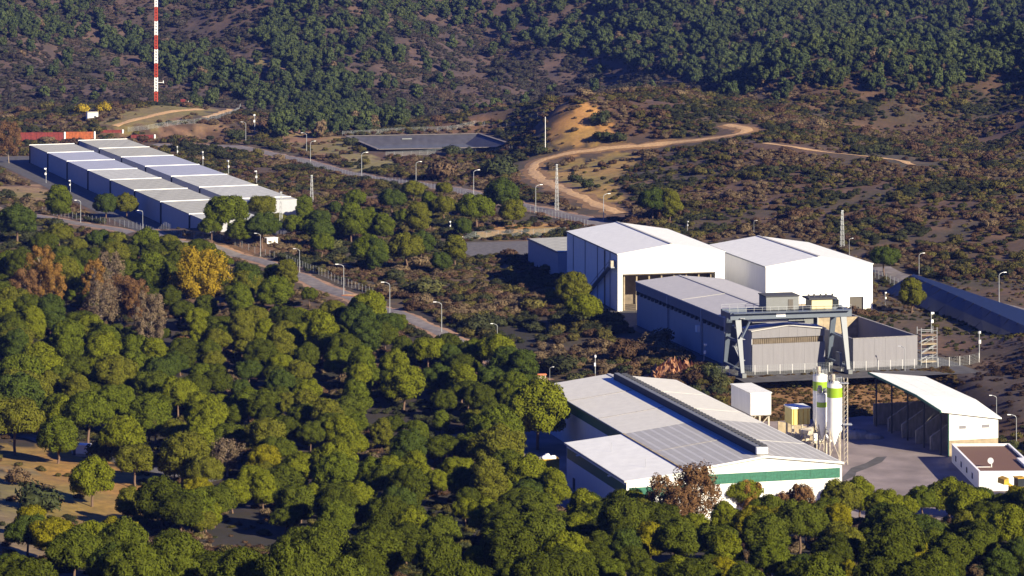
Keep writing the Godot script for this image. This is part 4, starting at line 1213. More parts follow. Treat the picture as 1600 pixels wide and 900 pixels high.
func build_far_things() -> void:
	var mp := spot(244, 164)
	var m := thing("radio_mast", "tall red and white lattice radio mast on the grassy knoll", "radio mast", on(mp.x, mp.y, -0.3))
	var f: float = mp.y / F
	lattice(m, 22.0 * f * 9.0, 1.5, 1.2, 22.0 * f, [M.mast_red, M.white_trim], 0.34)
	part_bar(m, "antenna_arm", Vector3(-1.6, 36 * f, 0), Vector3(4.2, 36 * f, 0), 0.25, M.white_trim)
	part_box(m, "antenna", Vector3(4.0, 35 * f, 0), Vector3(0.4, 1.4, 0.4), M.white_trim)
	part_box(m, "base_cabinet", Vector3(1.8, 0, 0.8), Vector3(1.0, 1.8, 1.0), M.white_trim)
	var tp := spot(286, 165)
	var tb := thing("equipment_rack", "small rusty frame with pale posts near the radio mast", "frame", on(tp.x, tp.y))
	part_box(tb, "rusty_frame", Vector3(0, 0, 0), Vector3(2.6, 3.6, 1.2), M.red)
	for k in 3: part_tube(tb, "post", Vector3(3 + k * 1.3, 0, 0), Vector3(3 + k * 1.3, 2.6, 0), 0.15, 0.15, M.white_trim, 6)
	var hp := spot(144, 187)
	var h := thing("white_hut", "small white hut between two yellow bushes on the knoll", "hut", on(hp.x, hp.y, -0.2), deg_to_rad(20))
	for q in [[Vector3(-2.7, 0, 2), Vector3(2.7, 0, 2), Vector3(0, 0, -1), "front_wall"], [Vector3(2.7, 0, -2), Vector3(-2.7, 0, -2), Vector3(0, 0, 1), "rear_wall"], [Vector3(-2.7, 0, -1.8), Vector3(-2.7, 0, 1.8), Vector3(1, 0, 0), "side_wall"], [Vector3(2.7, 0, 1.8), Vector3(2.7, 0, -1.8), Vector3(-1, 0, 0), "side_wall"]]:
		wall_panels(h, q[3], q[0], q[1], 4.0, 4.0, 1, q[2], M.white)
	part_box(h, "roof", Vector3(0, 4.0, 0), Vector3(5.9, 0.3, 4.6), M.rusty_white)
	part_box(h, "door", Vector3(1.0, 0, 2.03), Vector3(1.2, 2.4, 0.1), M.steel)
	# long red and orange bins behind the storage cells
	var bins := [[32, 102, 222.0, "dark red long steel bin behind storage cells, leftmost of the row", M.red], [103, 149, 221.0, "orange long steel bin between two red ones", M.orange], [150, 193, 218.0, "red long steel bin with a white end post beside the orange bin", M.red], [205, 243, 226.0, "red long steel bin behind the second storage row", M.red]]
	for q in bins:
		var d: float = F * (EYE - 0.0) / (q[2] - HOR)
		var x0: float = (q[0] - 800.0) * d / F
		var x1: float = (q[1] - 800.0) * d / F
		var t := thing("steel_bin", q[3], "container", Vector3(x0, -0.3, -d), deg_to_rad(5), "long steel bins")
		var w := x1 - x0 - 0.6
		for k in 8:
			part_box(t, "side_panel", Vector3(w * (k + 0.5) / 8.0, 0.2, 0), Vector3(w / 8.0 - 0.12, 4.6, 0.2), q[4])
			part_box(t, "side_rib", Vector3(w * k / 8.0, 0.2, 0.1), Vector3(0.22, 4.6, 0.3), q[4])
		part_box(t, "top_rail", Vector3(w / 2, 4.8, 0), Vector3(w, 0.25, 0.4), q[4])
		part_box(t, "rear_panel", Vector3(w / 2, 0.2, -3.4), Vector3(w, 4.6, 0.2), q[4])
		part_box(t, "end_panel", Vector3(0.12, 0.2, -1.7), Vector3(0.2, 4.6, 3.2), q[4])
		part_box(t, "end_panel", Vector3(w - 0.12, 0.2, -1.7), Vector3(0.2, 4.6, 3.2), q[4])
		part_box(t, "end_post", Vector3(w + 0.2, 0, 0.2), Vector3(0.7, 5.2, 0.7), M.white_trim)
	# lined reservoir
	var r := thing("reservoir", "rectangular reservoir with black lining and shallow water", "reservoir", Vector3(-39, 3, -1364), deg_to_rad(13.5))
	var A := Vector2(33.5, 42.5)
	var B := Vector2(22.0, 31.0)
	var yb := -5.0
	var cs := [Vector2(-1, -1), Vector2(1, -1), Vector2(1, 1), Vector2(-1, 1)]
	for i in 4:
		var p: Vector2 = cs[i]
		var q: Vector2 = cs[(i + 1) % 4]
		var mb := MB.new()
		mb.face([Vector3(p.x * A.x, 0.45, p.y * A.y), Vector3(q.x * A.x, 0.45, q.y * A.y), Vector3(q.x * B.x, yb, q.y * B.y), Vector3(p.x * B.x, yb, p.y * B.y)], Vector3.UP)
		obj("lining_slope", mb, M.liner, r)
		var km := MB.new()
		km.bar(Vector3(p.x * A.x, 0.5, p.y * A.y), Vector3(q.x * A.x, 0.5, q.y * A.y), 1.6, 0.25)
		obj("rim_kerb", km, M.road_pale, r)
	var wm := MB.new()
	wm.face([Vector3(-24.5, -3.8, -33.5), Vector3(24.5, -3.8, -33.5), Vector3(24.5, -3.8, 33.5), Vector3(-24.5, -3.8, 33.5)], Vector3.UP)
	obj("water_surface", wm, M.water, r)
	var lm := MB.new()
	lm.box(Vector3(-4, -1.4, -39), Vector3(5.0, 0.5, 2.0))
	obj("inlet_block", lm, M.machinery, r)
	var sp := spot(560, 228)
	var sg := thing("pump_box", "yellow and white pump box beside the reservoir corner", "pump box", on(sp.x, sp.y))
	part_box(sg, "cabinet", Vector3(0, 0, 0), Vector3(1.8, 2.2, 1.4), M.yellow)
	part_box(sg, "cabinet_white", Vector3(2.4, 0, 0.3), Vector3(2.2, 1.5, 1.2), M.white_trim)
	# tarpaulin-covered stockpile on the right
	var t2 := thing("covered_stockpile", "long stockpile under dark blue sheeting beside the ring road fence", "stockpile", Vector3.ZERO)
	var foot := [Vector3(109.5, -0.3, -836), Vector3(128.5, -0.3, -727), Vector3(140.0, -0.3, -672)]
	var edge := [Vector3(116.5, 5.2, -830), Vector3(131.5, 5.0, -725), Vector3(146.0, 5.0, -668)]
	var back := [Vector3(117.5, 5.4, -832), Vector3(139.0, 5.6, -738), Vector3(156.0, 5.4, -680)]
	for i in 2:
		for k in 14:
			var f0 := k / 14.0
			var f1 := (k + 1) / 14.0
			var a0: Vector3 = foot[i].lerp(foot[i + 1], f0)
			var a1: Vector3 = foot[i].lerp(foot[i + 1], f1)
			var b0: Vector3 = edge[i].lerp(edge[i + 1], f0)
			var b1: Vector3 = edge[i].lerp(edge[i + 1], f1)
			var c0: Vector3 = back[i].lerp(back[i + 1], f0)
			var c1: Vector3 = back[i].lerp(back[i + 1], f1)
			var mb := MB.new()
			var sag := Vector3(-0.5, 0.25, 0.1)
			var m0 := (a0 + b0) * 0.5 + sag * (1.0 if k % 2 else 0.4)
			var m1 := (a1 + b1) * 0.5 + sag * (0.4 if k % 2 else 1.0)
			mb.face([a0, a1, m1, m0], Vector3(-1, 1, 0.3))
			mb.face([m0, m1, b1, b0], Vector3(-1, 1, 0.3))
			mb.face([b0, b1, c1, c0], Vector3.UP)
			mb.face([c0, c1, c1 + Vector3(5, -5.5, -2), c0 + Vector3(5, -5.5, -2)], Vector3(1, 0.6, 0))
			obj("sheet_strip", mb, M.liner_blue, t2)
			part_bar(t2, "sheet_seam", a0 + Vector3(-0.1, 0.05, 0), b0 + Vector3(-0.05, 0.08, 0), 0.16, M.liner)
	var em := MB.new()
	em.face([foot[0], edge[0], back[0], back[0] + Vector3(5, -5.5, -2)], Vector3(0, 0.2, -1))
	obj("sheet_end", em, M.liner_blue, t2)
	# lattice masts
	var py := [[439, 370, 300, "lattice lighting mast beside the white kiosk among pines"], [487, 318, 274, "lattice mast rising from the pines beyond the storage cells"], [870, 329, 257, "lattice mast by the upper road fence below the dirt track"], [1316, 391, 329, "lattice mast on the scrubby hillside behind the white hall"]]
	for q in py:
		var p := spot(q[0], q[1])
		var t := thing("lattice_mast", q[3], "lattice mast", on(p.x, p.y, -0.2), 0.3, "lattice masts")
		lattice(t, (q[1] - q[2]) * p.y / F, 1.2, 0.45, 3.2, [M.galvanised], 0.08)
		part_box(t, "lamp_cluster", Vector3(0, (q[1] - q[2]) * p.y / F, 0), Vector3(0.8, 0.3, 0.4), M.galvanised)
	var kp := spot(423, 380)
	var kk := thing("white_kiosk", "small white kiosk half hidden by an umbrella pine beside the lattice mast", "kiosk", on(kp.x, kp.y, -0.2), deg_to_rad(30))
	for q in [[Vector3(-3, 0, 2), Vector3(3, 0, 2), Vector3(0, 0, -1)], [Vector3(3, 0, -2), Vector3(-3, 0, -2), Vector3(0, 0, 1)], [Vector3(-3, 0, -1.8), Vector3(-3, 0, 1.8), Vector3(1, 0, 0)], [Vector3(3, 0, 1.8), Vector3(3, 0, -1.8), Vector3(-1, 0, 0)]]:
		wall_panels(kk, "wall", q[0], q[1], 3.0, 3.0, 2, q[2], M.white, 0.2, 0.005)
	kk.scale = Vector3.ONE * 0.65
	part_box(kk, "roof", Vector3(0, 3.0, 0), Vector3(6.4, 0.25, 4.4), M.roof_white)
	part_box(kk, "door", Vector3(1.2, 0, 2.03), Vector3(1.0, 2.2, 0.1), M.rusty_white)
	var cp := spot(127, 712)
	var ck := thing("roadside_cabin", "pale boxy cabin with a brown base beside the woodland road", "cabin", on(cp.x, cp.y, -0.1), deg_to_rad(-15))
	part_box(ck, "base", Vector3(0, 0, 0), Vector3(3.4, 0.7, 2.0), M.rusty_white)
	part_box(ck, "body", Vector3(0, 0.7, 0), Vector3(3.4, 1.7, 2.0), M.roof_white)
	part_box(ck, "roof", Vector3(0, 2.4, 0), Vector3(3.7, 0.2, 2.3), M.white_trim)
	part_box(ck, "door", Vector3(-1.2, 0.3, 1.03), Vector3(0.7, 1.9, 0.08), M.dark_steel)
	var gp := spot(853, 600)
	var gk := thing("gate_pillar", "low brick-red gate pier at the road end behind the factory hall", "gate pier", on(gp.x - 1.5, gp.y + 4, -0.1), deg_to_rad(10))
	part_box(gk, "pier", Vector3(0, 0, 0), Vector3(3.0, 1.6, 0.8), M.rusty_white)
	part_box(gk, "pier_cap", Vector3(0, 1.6, 0), Vector3(3.3, 0.3, 1.1), M.kerb_red)
	var ip := spot(541, 463)
	var isl := thing("traffic_island", "terracotta kerbed traffic island at the lamp road", "traffic island", on(ip.x + 1.6, ip.y, 0.1), deg_to_rad(-30))
	part_box(isl, "kerb", Vector3(0, 0, 0), Vector3(5.0, 0.25, 3.2), M.kerb_red)
	part_box(isl, "infill", Vector3(0, 0.25, 0), Vector3(4.4, 0.06, 2.6), M.track)

# ------------------------------------------------------------------ lamps and fences
func build_lamps() -> void:
	var proto := thing("street_lamp", "", "street lamp", Vector3.ZERO, 0.0, "street lamps along the roads")
	part_tube(proto, "pole", Vector3.ZERO, Vector3(0, 8.2, 0), 0.13, 0.09, M.galvanised, 8)
	var arm := MB.new()
	var prev := Vector3(0, 8.2, 0)
	for k in 6:
		var a := (k + 1) / 6.0 * PI * 0.42
		var p := Vector3(1.7 * (1.0 - cos(a)) * 1.3, 8.2 + 1.0 * sin(a), 0)
		arm.tube(prev, p, 0.09, 0.08, 6, false)
		prev = p
	obj("arm", arm, M.galvanised, proto)
	part_box(proto, "lamp_head", prev + Vector3(0.35, -0.12, 0), Vector3(0.95, 0.2, 0.36), M.white_trim)
	part_box(proto, "footing", Vector3(0, -0.3, 0), Vector3(0.5, 0.6, 0.5), M.concrete)
	proto.set_meta("base_name", "street_lamp")
	# base column, base row, top row, arm turn, what it stands beside
	var list := [
		[126, 348, 312, 190, "beside the young pine near the storage cells"], [223, 361, 328, 190, "below the storage cells' shaded wall"], [333, 372, 345, 170, "at the near corner of the storage cells"], [407, 401, 364, 170, "beside the white kiosk and umbrella pine"],
		[468, 426, 388, 170, "between the white kiosk and traffic island"], [537, 461, 412, 180, "on the terracotta traffic island"], [609, 491, 440, 180, "just past the traffic island by grey shrubs"], [690, 520, 471, 180, "with a tuft of orange leaves at its foot"],
		[777, 545, 505, 180, "above the pine crowns by the scrub slope"], [859, 600, 582, 20, "at the back corner of the factory hall"],
		[384, 222, 190, 160, "above the dark round bush beyond the cells"], [479, 240, 207, 170, "on the red bank beyond the cells"], [485, 253, 220, 20, "by the upper road gate"], [565, 277, 233, 20, "below the reservoir's grassy corner"], [650, 288, 252, 20, "on the upper road below the reservoir"],
		[740, 304, 265, 20, "on the upper road beside rusty shrubs"], [837, 331, 288, 20, "where the dirt track meets the upper road"], [943, 345, 302, 20, "at the lower end of the dirt track"],
		[1178, 366, 344, 20, "peeping over the gap between white halls"], [1327, 398, 372, 20, "behind the white hall's roof by a lattice mast"], [1436, 433, 395, 20, "at the covered stockpile's far end"], [1561, 473, 425, 20, "over the covered stockpile on the ring road"],
		[1519, 694, 664, 180, "against the aggregate shed's white end wall"], [1588, 700, 647, 180, "behind the office on the dark bank"], [1557, 660, 617, 180, "by the aggregate shed's rear corner"],
		[1033, 524, 503, 20, "against the grey shed's shaded side"], [970, 494, 472, 90, "at the tall white hall's front corner"], [1414, 584, 541, 150, "against the open pen's front wall"]]
	for i in list.size():
		var q: Array = list[i]
		var p := spot(q[0], q[1])
		var s := clampf((q[1] - q[2]) * p.y / F / 9.3, 0.45, 1.15)
		var label: String = "grey curved-arm street lamp " + q[4]
		if i == 0:
			proto.position = on(p.x, p.y)
			proto.rotation.y = deg_to_rad(q[3])
			proto.scale = Vector3.ONE * s
			proto.set_meta("label", label)
		else:
			dup(proto, on(p.x, p.y), deg_to_rad(q[3]), s, label)
	proto.remove_meta("base_name")
	var cam := thing("camera_post", "", "camera post", Vector3.ZERO, 0.0, "camera posts")
	part_tube(cam, "post", Vector3.ZERO, Vector3(0, 6.0, 0), 0.12, 0.1, M.galvanised, 6)
	part_box(cam, "camera_housing", Vector3(0.35, 5.4, 0), Vector3(0.8, 0.45, 0.4), M.white_trim)
	part_box(cam, "junction_box", Vector3(0.2, 3.2, 0.1), Vector3(0.6, 0.8, 0.4), M.white_trim)
	part_box(cam, "bracket", Vector3(0.2, 5.2, 0), Vector3(0.5, 0.1, 0.15), M.galvanised)
	cam.set_meta("base_name", "camera_post")
	var posts := [[1100, 572, 536, "beside the crane's rocky corner"], [1455, 524, 487, "behind the scaffold stair"], [1383, 480, 456, "in the shrubs behind the open pen"], [1530, 560, 517, "at the fence end beyond the scaffold stair"], [277, 250, 228, "beside the second storage row's far roof"], [317, 262, 236, "beside the second storage row, next along"], [357, 276, 250, "beside the middle of the second storage row"], [401, 292, 266, "by the scrub near the second row's end"], [110, 300, 281, "at the first storage row's far wall"], [72, 286, 262, "by the first storage row's outermost cell"], [704, 366, 345, "by the pine at the tarmac apron"], [398, 206, 178, "tall, on the scrub bank beyond the cells"], [930, 592, 554, "behind the factory hall's ridge"], [722, 384, 369, "at the tarmac apron's edge"], [1074, 362, 345, "behind the gap of the white halls"]]
	for i in posts.size():
		var q: Array = posts[i]
		var p := spot(q[0], q[1])
		var s := clampf((q[1] - q[2]) * p.y / F / 6.0, 0.5, 1.6)
		var label: String = "slim grey camera post " + q[3]
		if i == 0:
			cam.position = on(p.x, p.y)
			cam.scale = Vector3.ONE * s
			cam.set_meta("label", label)
		else:
			dup(cam, on(p.x, p.y), 0.4 * i, s, label)
	cam.remove_meta("base_name")
	var fp := spot(852, 237)
	var fl := thing("marker_pole", "tall white pole at the edge of the orange clearing", "pole", on(fp.x, fp.y))
	part_tube(fl, "pole", Vector3.ZERO, Vector3(0, 15, 0), 0.16, 0.12, M.white_trim, 6)
	part_box(fl, "pole_base", Vector3(0, -0.2, 0), Vector3(0.7, 0.6, 0.7), M.concrete)

func fence(label: String, line: PackedVector2Array, hgt: float, step: float, post_m: Material, wire := 0.012) -> void:
	var pts := smooth_line(line, step)
	var t := thing("wire_fence", label, "fence", on(pts[0].x, pts[0].y))
	var o := t.position
	var pm := MB.new()
	pm.box(Vector3(0, -0.3, 0), Vector3(0.075, hgt + 0.4, 0.075))
	var post := pm.done()
	var mb := MB.new()
	for i in pts.size():
		var a := on(pts[i].x, pts[i].y) - o
		var q := put("post", post, post_m, t)
		q.position = a
		if i == pts.size() - 1: break
		var b := on(pts[i + 1].x, pts[i + 1].y) - o
		for k in 7:
			var y := Vector3(0, 0.1 + hgt * k / 6.0 * 0.97, 0)
			mb.face([a + y, b + y, b + y + Vector3(0, wire * 2.4, 0), a + y + Vector3(0, wire * 2.4, 0)], Vector3(0, 0, 1))
		var n := int(a.distance_to(b) / 0.4)
		var w := (b - a).normalized() * wire
		for k in n:
			var p := a.lerp(b, (k + 0.5) / n)
			mb.face([p - w, p + w, p + w + Vector3(0, hgt, 0), p - w + Vector3(0, hgt, 0)], Vector3(0, 0, 1))
	obj("wire_netting", mb, M.fence_wire, t)

func offset(line: PackedVector2Array, by: float, from := 0.0, to := 1.0) -> PackedVector2Array:
	var r := PackedVector2Array()
	for i in range(int(line.size() * from), int(line.size() * to), 3):
		var a := line[maxi(i - 1, 0)]
		var b := line[mini(i + 1, line.size() - 1)]
		r.append(line[i] + (b - a).normalized().orthogonal() * by)
	return r

func build_fences() -> void:
	fence("grey wire fence with pale posts along the near verge of the lamp road", offset(main_road, -6.5, 0.1, 0.72), 2.3, 3.0, M.galvanised)
	fence("bluish wire fence along the far verge of the upper road", offset(upper_road, 6.5, 0.3, 1.0), 2.4, 3.0, M.fence_wire, 0.02)
	fence("wire fence with white posts along the bank top in front of the crane", spots([Vector2(1120, 588), Vector2(1200, 585), Vector2(1300, 581), Vector2(1400, 577), Vector2(1480, 573), Vector2(1530, 566)]), 2.2, 3.0, M.white_trim, 0.008)
	fence("wire fence along the ring road beyond the covered stockpile", offset(ring_road, 7.0, 0.0, 1.0), 2.4, 3.0, M.fence_wire, 0.02)
	fence("wire fence along the far rim of the reservoir", spots([Vector2(535, 212), Vector2(620, 207), Vector2(700, 204), Vector2(760, 198), Vector2(850, 180)]), 2.2, 5.0, M.galvanised)
	fence("wire fence at the near corner of the reservoir", spots([Vector2(603, 245), Vector2(650, 243), Vector2(740, 240), Vector2(800, 236)]), 2.2, 4.0, M.galvanised)
	fence("wire fence in front of the sandy strip behind the tarmac apron", spots([Vector2(725, 374), Vector2(780, 371), Vector2(840, 369), Vector2(884, 366)]), 2.4, 4.0, M.galvanised)
	fence("wire fence around the knoll below the radio mast", spots([Vector2(200, 206), Vector2(250, 199), Vector2(310, 192), Vector2(360, 180), Vector2(376, 168)]), 2.2, 5.0, M.galvanised)

# ------------------------------------------------------------------ plants
func lobe_tufts(mb: MB, centre: Vector3, r: Vector3, count: int, size: float, g: RandomNumberGenerator, others: Array, me: int, lean := 0.35, floor_y := -9.0) -> void:
	# small leaf faces over the outside of one lobe; those inside a neighbouring lobe are left out
	var tone := g.randf_range(0.85, 1.15)
	for i in count:
		var y := g.randf_range(-0.75, 1.0)
		var a := g.randf() * TAU
		var s := sqrt(1.0 - y * y)
		var o := Vector3(s * cos(a), y, s * sin(a))
		var p := centre + o * r * g.randf_range(0.8, 1.16)
		if p.y < floor_y: continue
		var hidden := false
		for k in others.size():
			if k == me: continue
			var q: Vector3 = (p - others[k][0]) / others[k][1]
			if q.length_squared() < 0.72: hidden = true; break
		if hidden: continue
		var nrm := (o / r).normalized()
		var face_n := (nrm + Vector3(g.randf_range(-1, 1), g.randf_range(-0.6, 1), g.randf_range(-1, 1)) * 0.75).normalized()
		var t := face_n.cross(Vector3(g.randf_range(-1, 1), g.randf_range(-1, 1), g.randf_range(-1, 1))).normalized()
		var b := face_n.cross(t)
		var sz := size * g.randf_range(0.6, 1.35)
		var sh := (nrm * 0.6 + face_n * 0.75).normalized()
		var k2 := tone * g.randf_range(0.55, 1.4)
		mb.col = Color(k2 * g.randf_range(0.94, 1.08), k2, k2 * g.randf_range(0.85, 1.1))
		var tip := p + (t * 1.1 + nrm * lean) * sz
		mb.trin(p - t * sz * 0.7 + b * sz * 0.55, tip, p - t * sz * 0.5 - b * sz * 0.6, sh, sh, sh)

func limb(mb: MB, a: Vector3, b: Vector3, ra: float, rb: float, g: RandomNumberGenerator, bend := 0.12) -> void:
	var prev := a
	var l := a.distance_to(b)
	for k in 3:
		var f := (k + 1) / 3.0
		var p := a.lerp(b, f)
		if k < 2: p += Vector3(g.randf_range(-1, 1), g.randf_range(-0.3, 0.3), g.randf_range(-1, 1)) * bend * l * 0.5
		mb.tube(prev, p, lerpf(ra, rb, k / 3.0), lerpf(ra, rb, f), 6, false)
		prev = p

# a pine: kind 0 umbrella, 1 round, 2 tall; crown 8 m wide
func make_pine(kind: int, sd: int, leaf: Material) -> Node3D:
	var g := RandomNumberGenerator.new()
	g.seed = sd
	var o := Node3D.new()
	var lobes := []
	var cy: float = [5.0, 4.6, 5.0][kind]
	var dome: Vector3 = [Vector3(3.1, 2.15, 3.1), Vector3(2.9, 2.7, 2.9), Vector3(2.25, 3.4, 2.25)][kind]
	dome *= Vector3(g.randf_range(0.92, 1.08), g.randf_range(0.92, 1.08), g.randf_range(0.92, 1.08))
	lobes.append([Vector3(0, cy, 0), dome])
	var n: int = [30, 34, 34][kind]
	for i in n:
		var y := lerpf(1.0, -0.62 if kind == 0 else -0.8, (i + 0.5) / n) + g.randf_range(-0.06, 0.06)
		y = clampf(y, -0.9, 1.0)
		var a := i * 2.399 + g.randf_range(-0.45, 0.45)
		var s := sqrt(1.0 - y * y)
		var c := Vector3(0, cy, 0) + Vector3(s * cos(a), y, s * sin(a)) * dome * g.randf_range(0.78, 1.02)
		var r := g.randf_range(0.75, 1.25)
		lobes.append([c, Vector3(r, r * 0.82, r)])
	var side := Vector3(cos(sd), 0, sin(sd)) * 1.5      # a heavier limb on one side, so that no two outlines agree
	lobes.append([Vector3(0, cy - 0.7, 0) + side * 1.2, Vector3(1.9, 1.3, 1.9)])
	n = lobes.size()
	var crown := MB.new()
	for i in n:
		var c: Vector3 = lobes[i][0]
		var r: Vector3 = lobes[i][1]
		crown.col = Color(0.5, 0.5, 0.45)
		crown.blob(c, r * 0.82, g, 0.1, 8 if i == 0 else 5, 12 if i == 0 else 7)
		lobe_tufts(crown, c, r, int((430 if i > 0 else 300) * r.x * r.x), 0.185, g, lobes, i)
	var trunk := MB.new()
	var top := Vector3(g.randf_range(-0.4, 0.4), cy - 0.9, g.randf_range(-0.4, 0.4))
	limb(trunk, Vector3(0, -0.5, 0), top, 0.24, 0.15, g, 0.08)
	for i in range(1, n, 4):
		limb(trunk, top + Vector3(0, g.randf_range(-0.9, 0.2), 0), (lobes[i][0] as Vector3) - Vector3(0, 0.4, 0), 0.1, 0.04, g)
	put("trunk", trunk.done(), M.bark, o)
	put("crown", crown.done(), leaf, o)
	return o

# a broad-leaved tree in autumn: airy crown of small leaf clumps on visible limbs
func make_autumn(sd: int, hgt: float, wide: float, leaf: Material, full: float) -> Node3D:
	var g := RandomNumberGenerator.new()
	g.seed = sd
	var o := Node3D.new()
	var crown := MB.new()
	var trunk := MB.new()
	var top := Vector3(g.randf_range(-0.3, 0.3), hgt * 0.72, 0)
	limb(trunk, Vector3(0, -0.5, 0), top, 0.26, 0.08, g, 0.06)
	var n := 44
	for i in n:
		var f := (i + 0.5) / n
		var a := i * 2.399 + g.randf_range(-0.6, 0.6)
		var y := hgt * lerpf(0.28, 0.97, f)
		var rad := wide * 0.5 * sqrt(sin(PI * clampf(f * 0.78 + 0.12, 0, 1))) * g.randf_range(0.35, 0.95)
		var c := Vector3(cos(a) * rad, y, sin(a) * rad)
		var r := wide * g.randf_range(0.075, 0.135)
		limb(trunk, Vector3(0, clampf(y - rad * 0.8, 1.2, hgt * 0.7), 0), c, 0.07, 0.025, g)
		if g.randf() < full * 0.6:
			crown.col = Color(0.6, 0.6, 0.55)
			crown.blob(c, Vector3(r, r * 1.15, r) * 0.6, g, 0.2, 4, 6)
		lobe_tufts(crown, c, Vector3(r, r * 1.25, r) * 1.15, int(230 * full), 0.13 + 0.01 * wide, g, [], -1, -0.2)
	put("trunk", trunk.done(), M.bark_pale, o)
	put("crown", crown.done(), leaf, o)
	return o

func shrub_mesh(sd: int, tufts: int, size: float, shapes: int) -> ArrayMesh:   # 2 m wide
	var g := RandomNumberGenerator.new()
	g.seed = sd
	var mb := MB.new()
	var lobes := []
	for i in shapes:
		var a := i * 2.399
		var rad := 0.0 if i == 0 else g.randf_range(0.35, 0.62)
		var r := g.randf_range(0.38, 0.6)
		lobes.append([Vector3(cos(a) * rad, g.randf_range(0.35, 0.85), sin(a) * rad), Vector3(r, r * 0.9, r)])
	for i in shapes:
		mb.col = Color(0.6, 0.6, 0.6)
		mb.blob(lobes[i][0], lobes[i][1] * 0.78, g, 0.2, 4, 6)
		lobe_tufts(mb, lobes[i][0], lobes[i][1], tufts, size, g, lobes, i, 0.6)
	return mb.done()

func far_pine_mesh(sd: int, tall: float) -> ArrayMesh:   # crown 6 m wide
	var g := RandomNumberGenerator.new()
	g.seed = sd
	var mb := MB.new()
	mb.col = Color(1.1, 0.8, 0.6)
	mb.tube(Vector3(0, -1, 0), Vector3(0, 3.4 * tall, 0), 0.22, 0.15, 5, false)
	var lobes := []
	for i in 7:
		var f := (i + 0.5) / 7
		var a := i * 2.399
		var rad := 1.7 * sqrt(sin(PI * clampf(f * 0.8 + 0.15, 0, 1))) * g.randf_range(0.7, 1.1)
		lobes.append([Vector3(cos(a) * rad, (3.9 + 2.2 - 4.0 * f) * tall, sin(a) * rad), Vector3(1.5, 1.25 * tall, 1.5) * g.randf_range(0.8, 1.1)])
	for i in 7:
		mb.col = Color(0.6, 0.6, 0.6)
		mb.blob(lobes[i][0], lobes[i][1] * 0.82, g, 0.15, 4, 6)
		lobe_tufts(mb, lobes[i][0], lobes[i][1], 90, 0.5, g, lobes, i)
	return mb.done()

var near_roads := {}
func mark_roads() -> void:
	for line in [[main_road, 7.0], [upper_road, 7.5], [ring_road, 6.5]]:
		for p in line[0]: _mark(p, line[1])
	for n in get_children():
		var s := String(n.name)
		if s.begins_with("dirt_track") or s.begins_with("woodland_road"):
			var wide_mark := 5.5 if s.begins_with("dirt_track") else 3.0
			var v: PackedVector3Array = (n as MeshInstance3D).mesh.surface_get_arrays(0)[Mesh.ARRAY_VERTEX]
			for i in range(0, v.size(), 3): 
				for k in (3 if wide_mark > 4.0 else 1): _mark(Vector2(v[i].x, -v[i].z - k * 5.0), wide_mark)
func _mark(p: Vector2, r: float) -> void:
	for i in range(-4, 5):
		for j in range(-4, 5):
			if Vector2(i, j).length() * 2.0 <= r: near_roads[Vector2i(floori(p.x / 2.0) + i, floori(p.y / 2.0) + j)] = true

func built_on(x: float, d: float, margin: float) -> bool:
	for p in pads:
		if (p[5] == 0.0 and p[3] == 40) or p[5] == 4.2: continue     # the cells' ground is mostly scrub
		var dx: float = x - p[0]
		var dd: float = d - p[1]
		if absf(dx * p[7] + dd * p[8]) < p[3] + margin and absf(-dx * p[8] + dd * p[7] + (9.0 if p[5] == 3.0 else 0.0)) < p[4] + margin + (9.0 if p[5] == 3.0 else 0.0): return true
	var q := Vector2(x + 150.0, d - 1150.0).rotated(-deg_to_rad(19.3))   # the cells themselves
	if absf(q.x) < 38.0 and absf(q.y) < 186.0: return true
	return near_roads.has(Vector2i(floori(x / 2.0), floori(d / 2.0)))

func on_clay(x: float, d: float) -> bool:
	for z in zones:
		if z[1].r > 0.26 and Geometry2D.is_point_in_polygon(Vector2(x, d), z[0]): return true
	return false

func band(u: float, y: float, ax: float, ay: float, bx: float, by: float, w: float) -> bool:
	var q := Geometry2D.get_closest_point_to_segment(Vector2(u, y), Vector2(ax, ay), Vector2(bx, by))
	return q.distance_to(Vector2(u, y)) < w

func wood_at(x: float, d: float, h: float) -> float:   # how wooded the far slopes are, 0 to 1
	var p := pixel(Vector3(x, h, -d))
	var j := patchy.get_noise_2d(x * 1.5, d * 1.5) * 60.0
	var u := p.x + j
	var y := p.y + j * 0.35
	if d > 1560.0:
		if u > 560.0 + y * 4.0: return 1.0
		if u < 150.0 and y < 75.0 and y > 0.0: return 0.7
		if band(u, y, 110, 30, 300, 110, 20) or band(u, y, 300, 105, 560, 190, 26) or band(u, y, 440, 60, 560, 180, 34): return 0.95
		if band(u, y, 470, 10, 600, 60, 45): return 0.6
		if y < 0.0: return 0.6
		return 0.05
	if d > 1380.0 and p.x > 1120.0:
		if p.y < 140.0 + j * 0.3: return 0.8
		return 0.3 if p.y < 175.0 else 0.05
	if band(p.x, p.y, 440, 205, 620, 180, 22) and d > 1380.0: return 0.6
	return 0.0

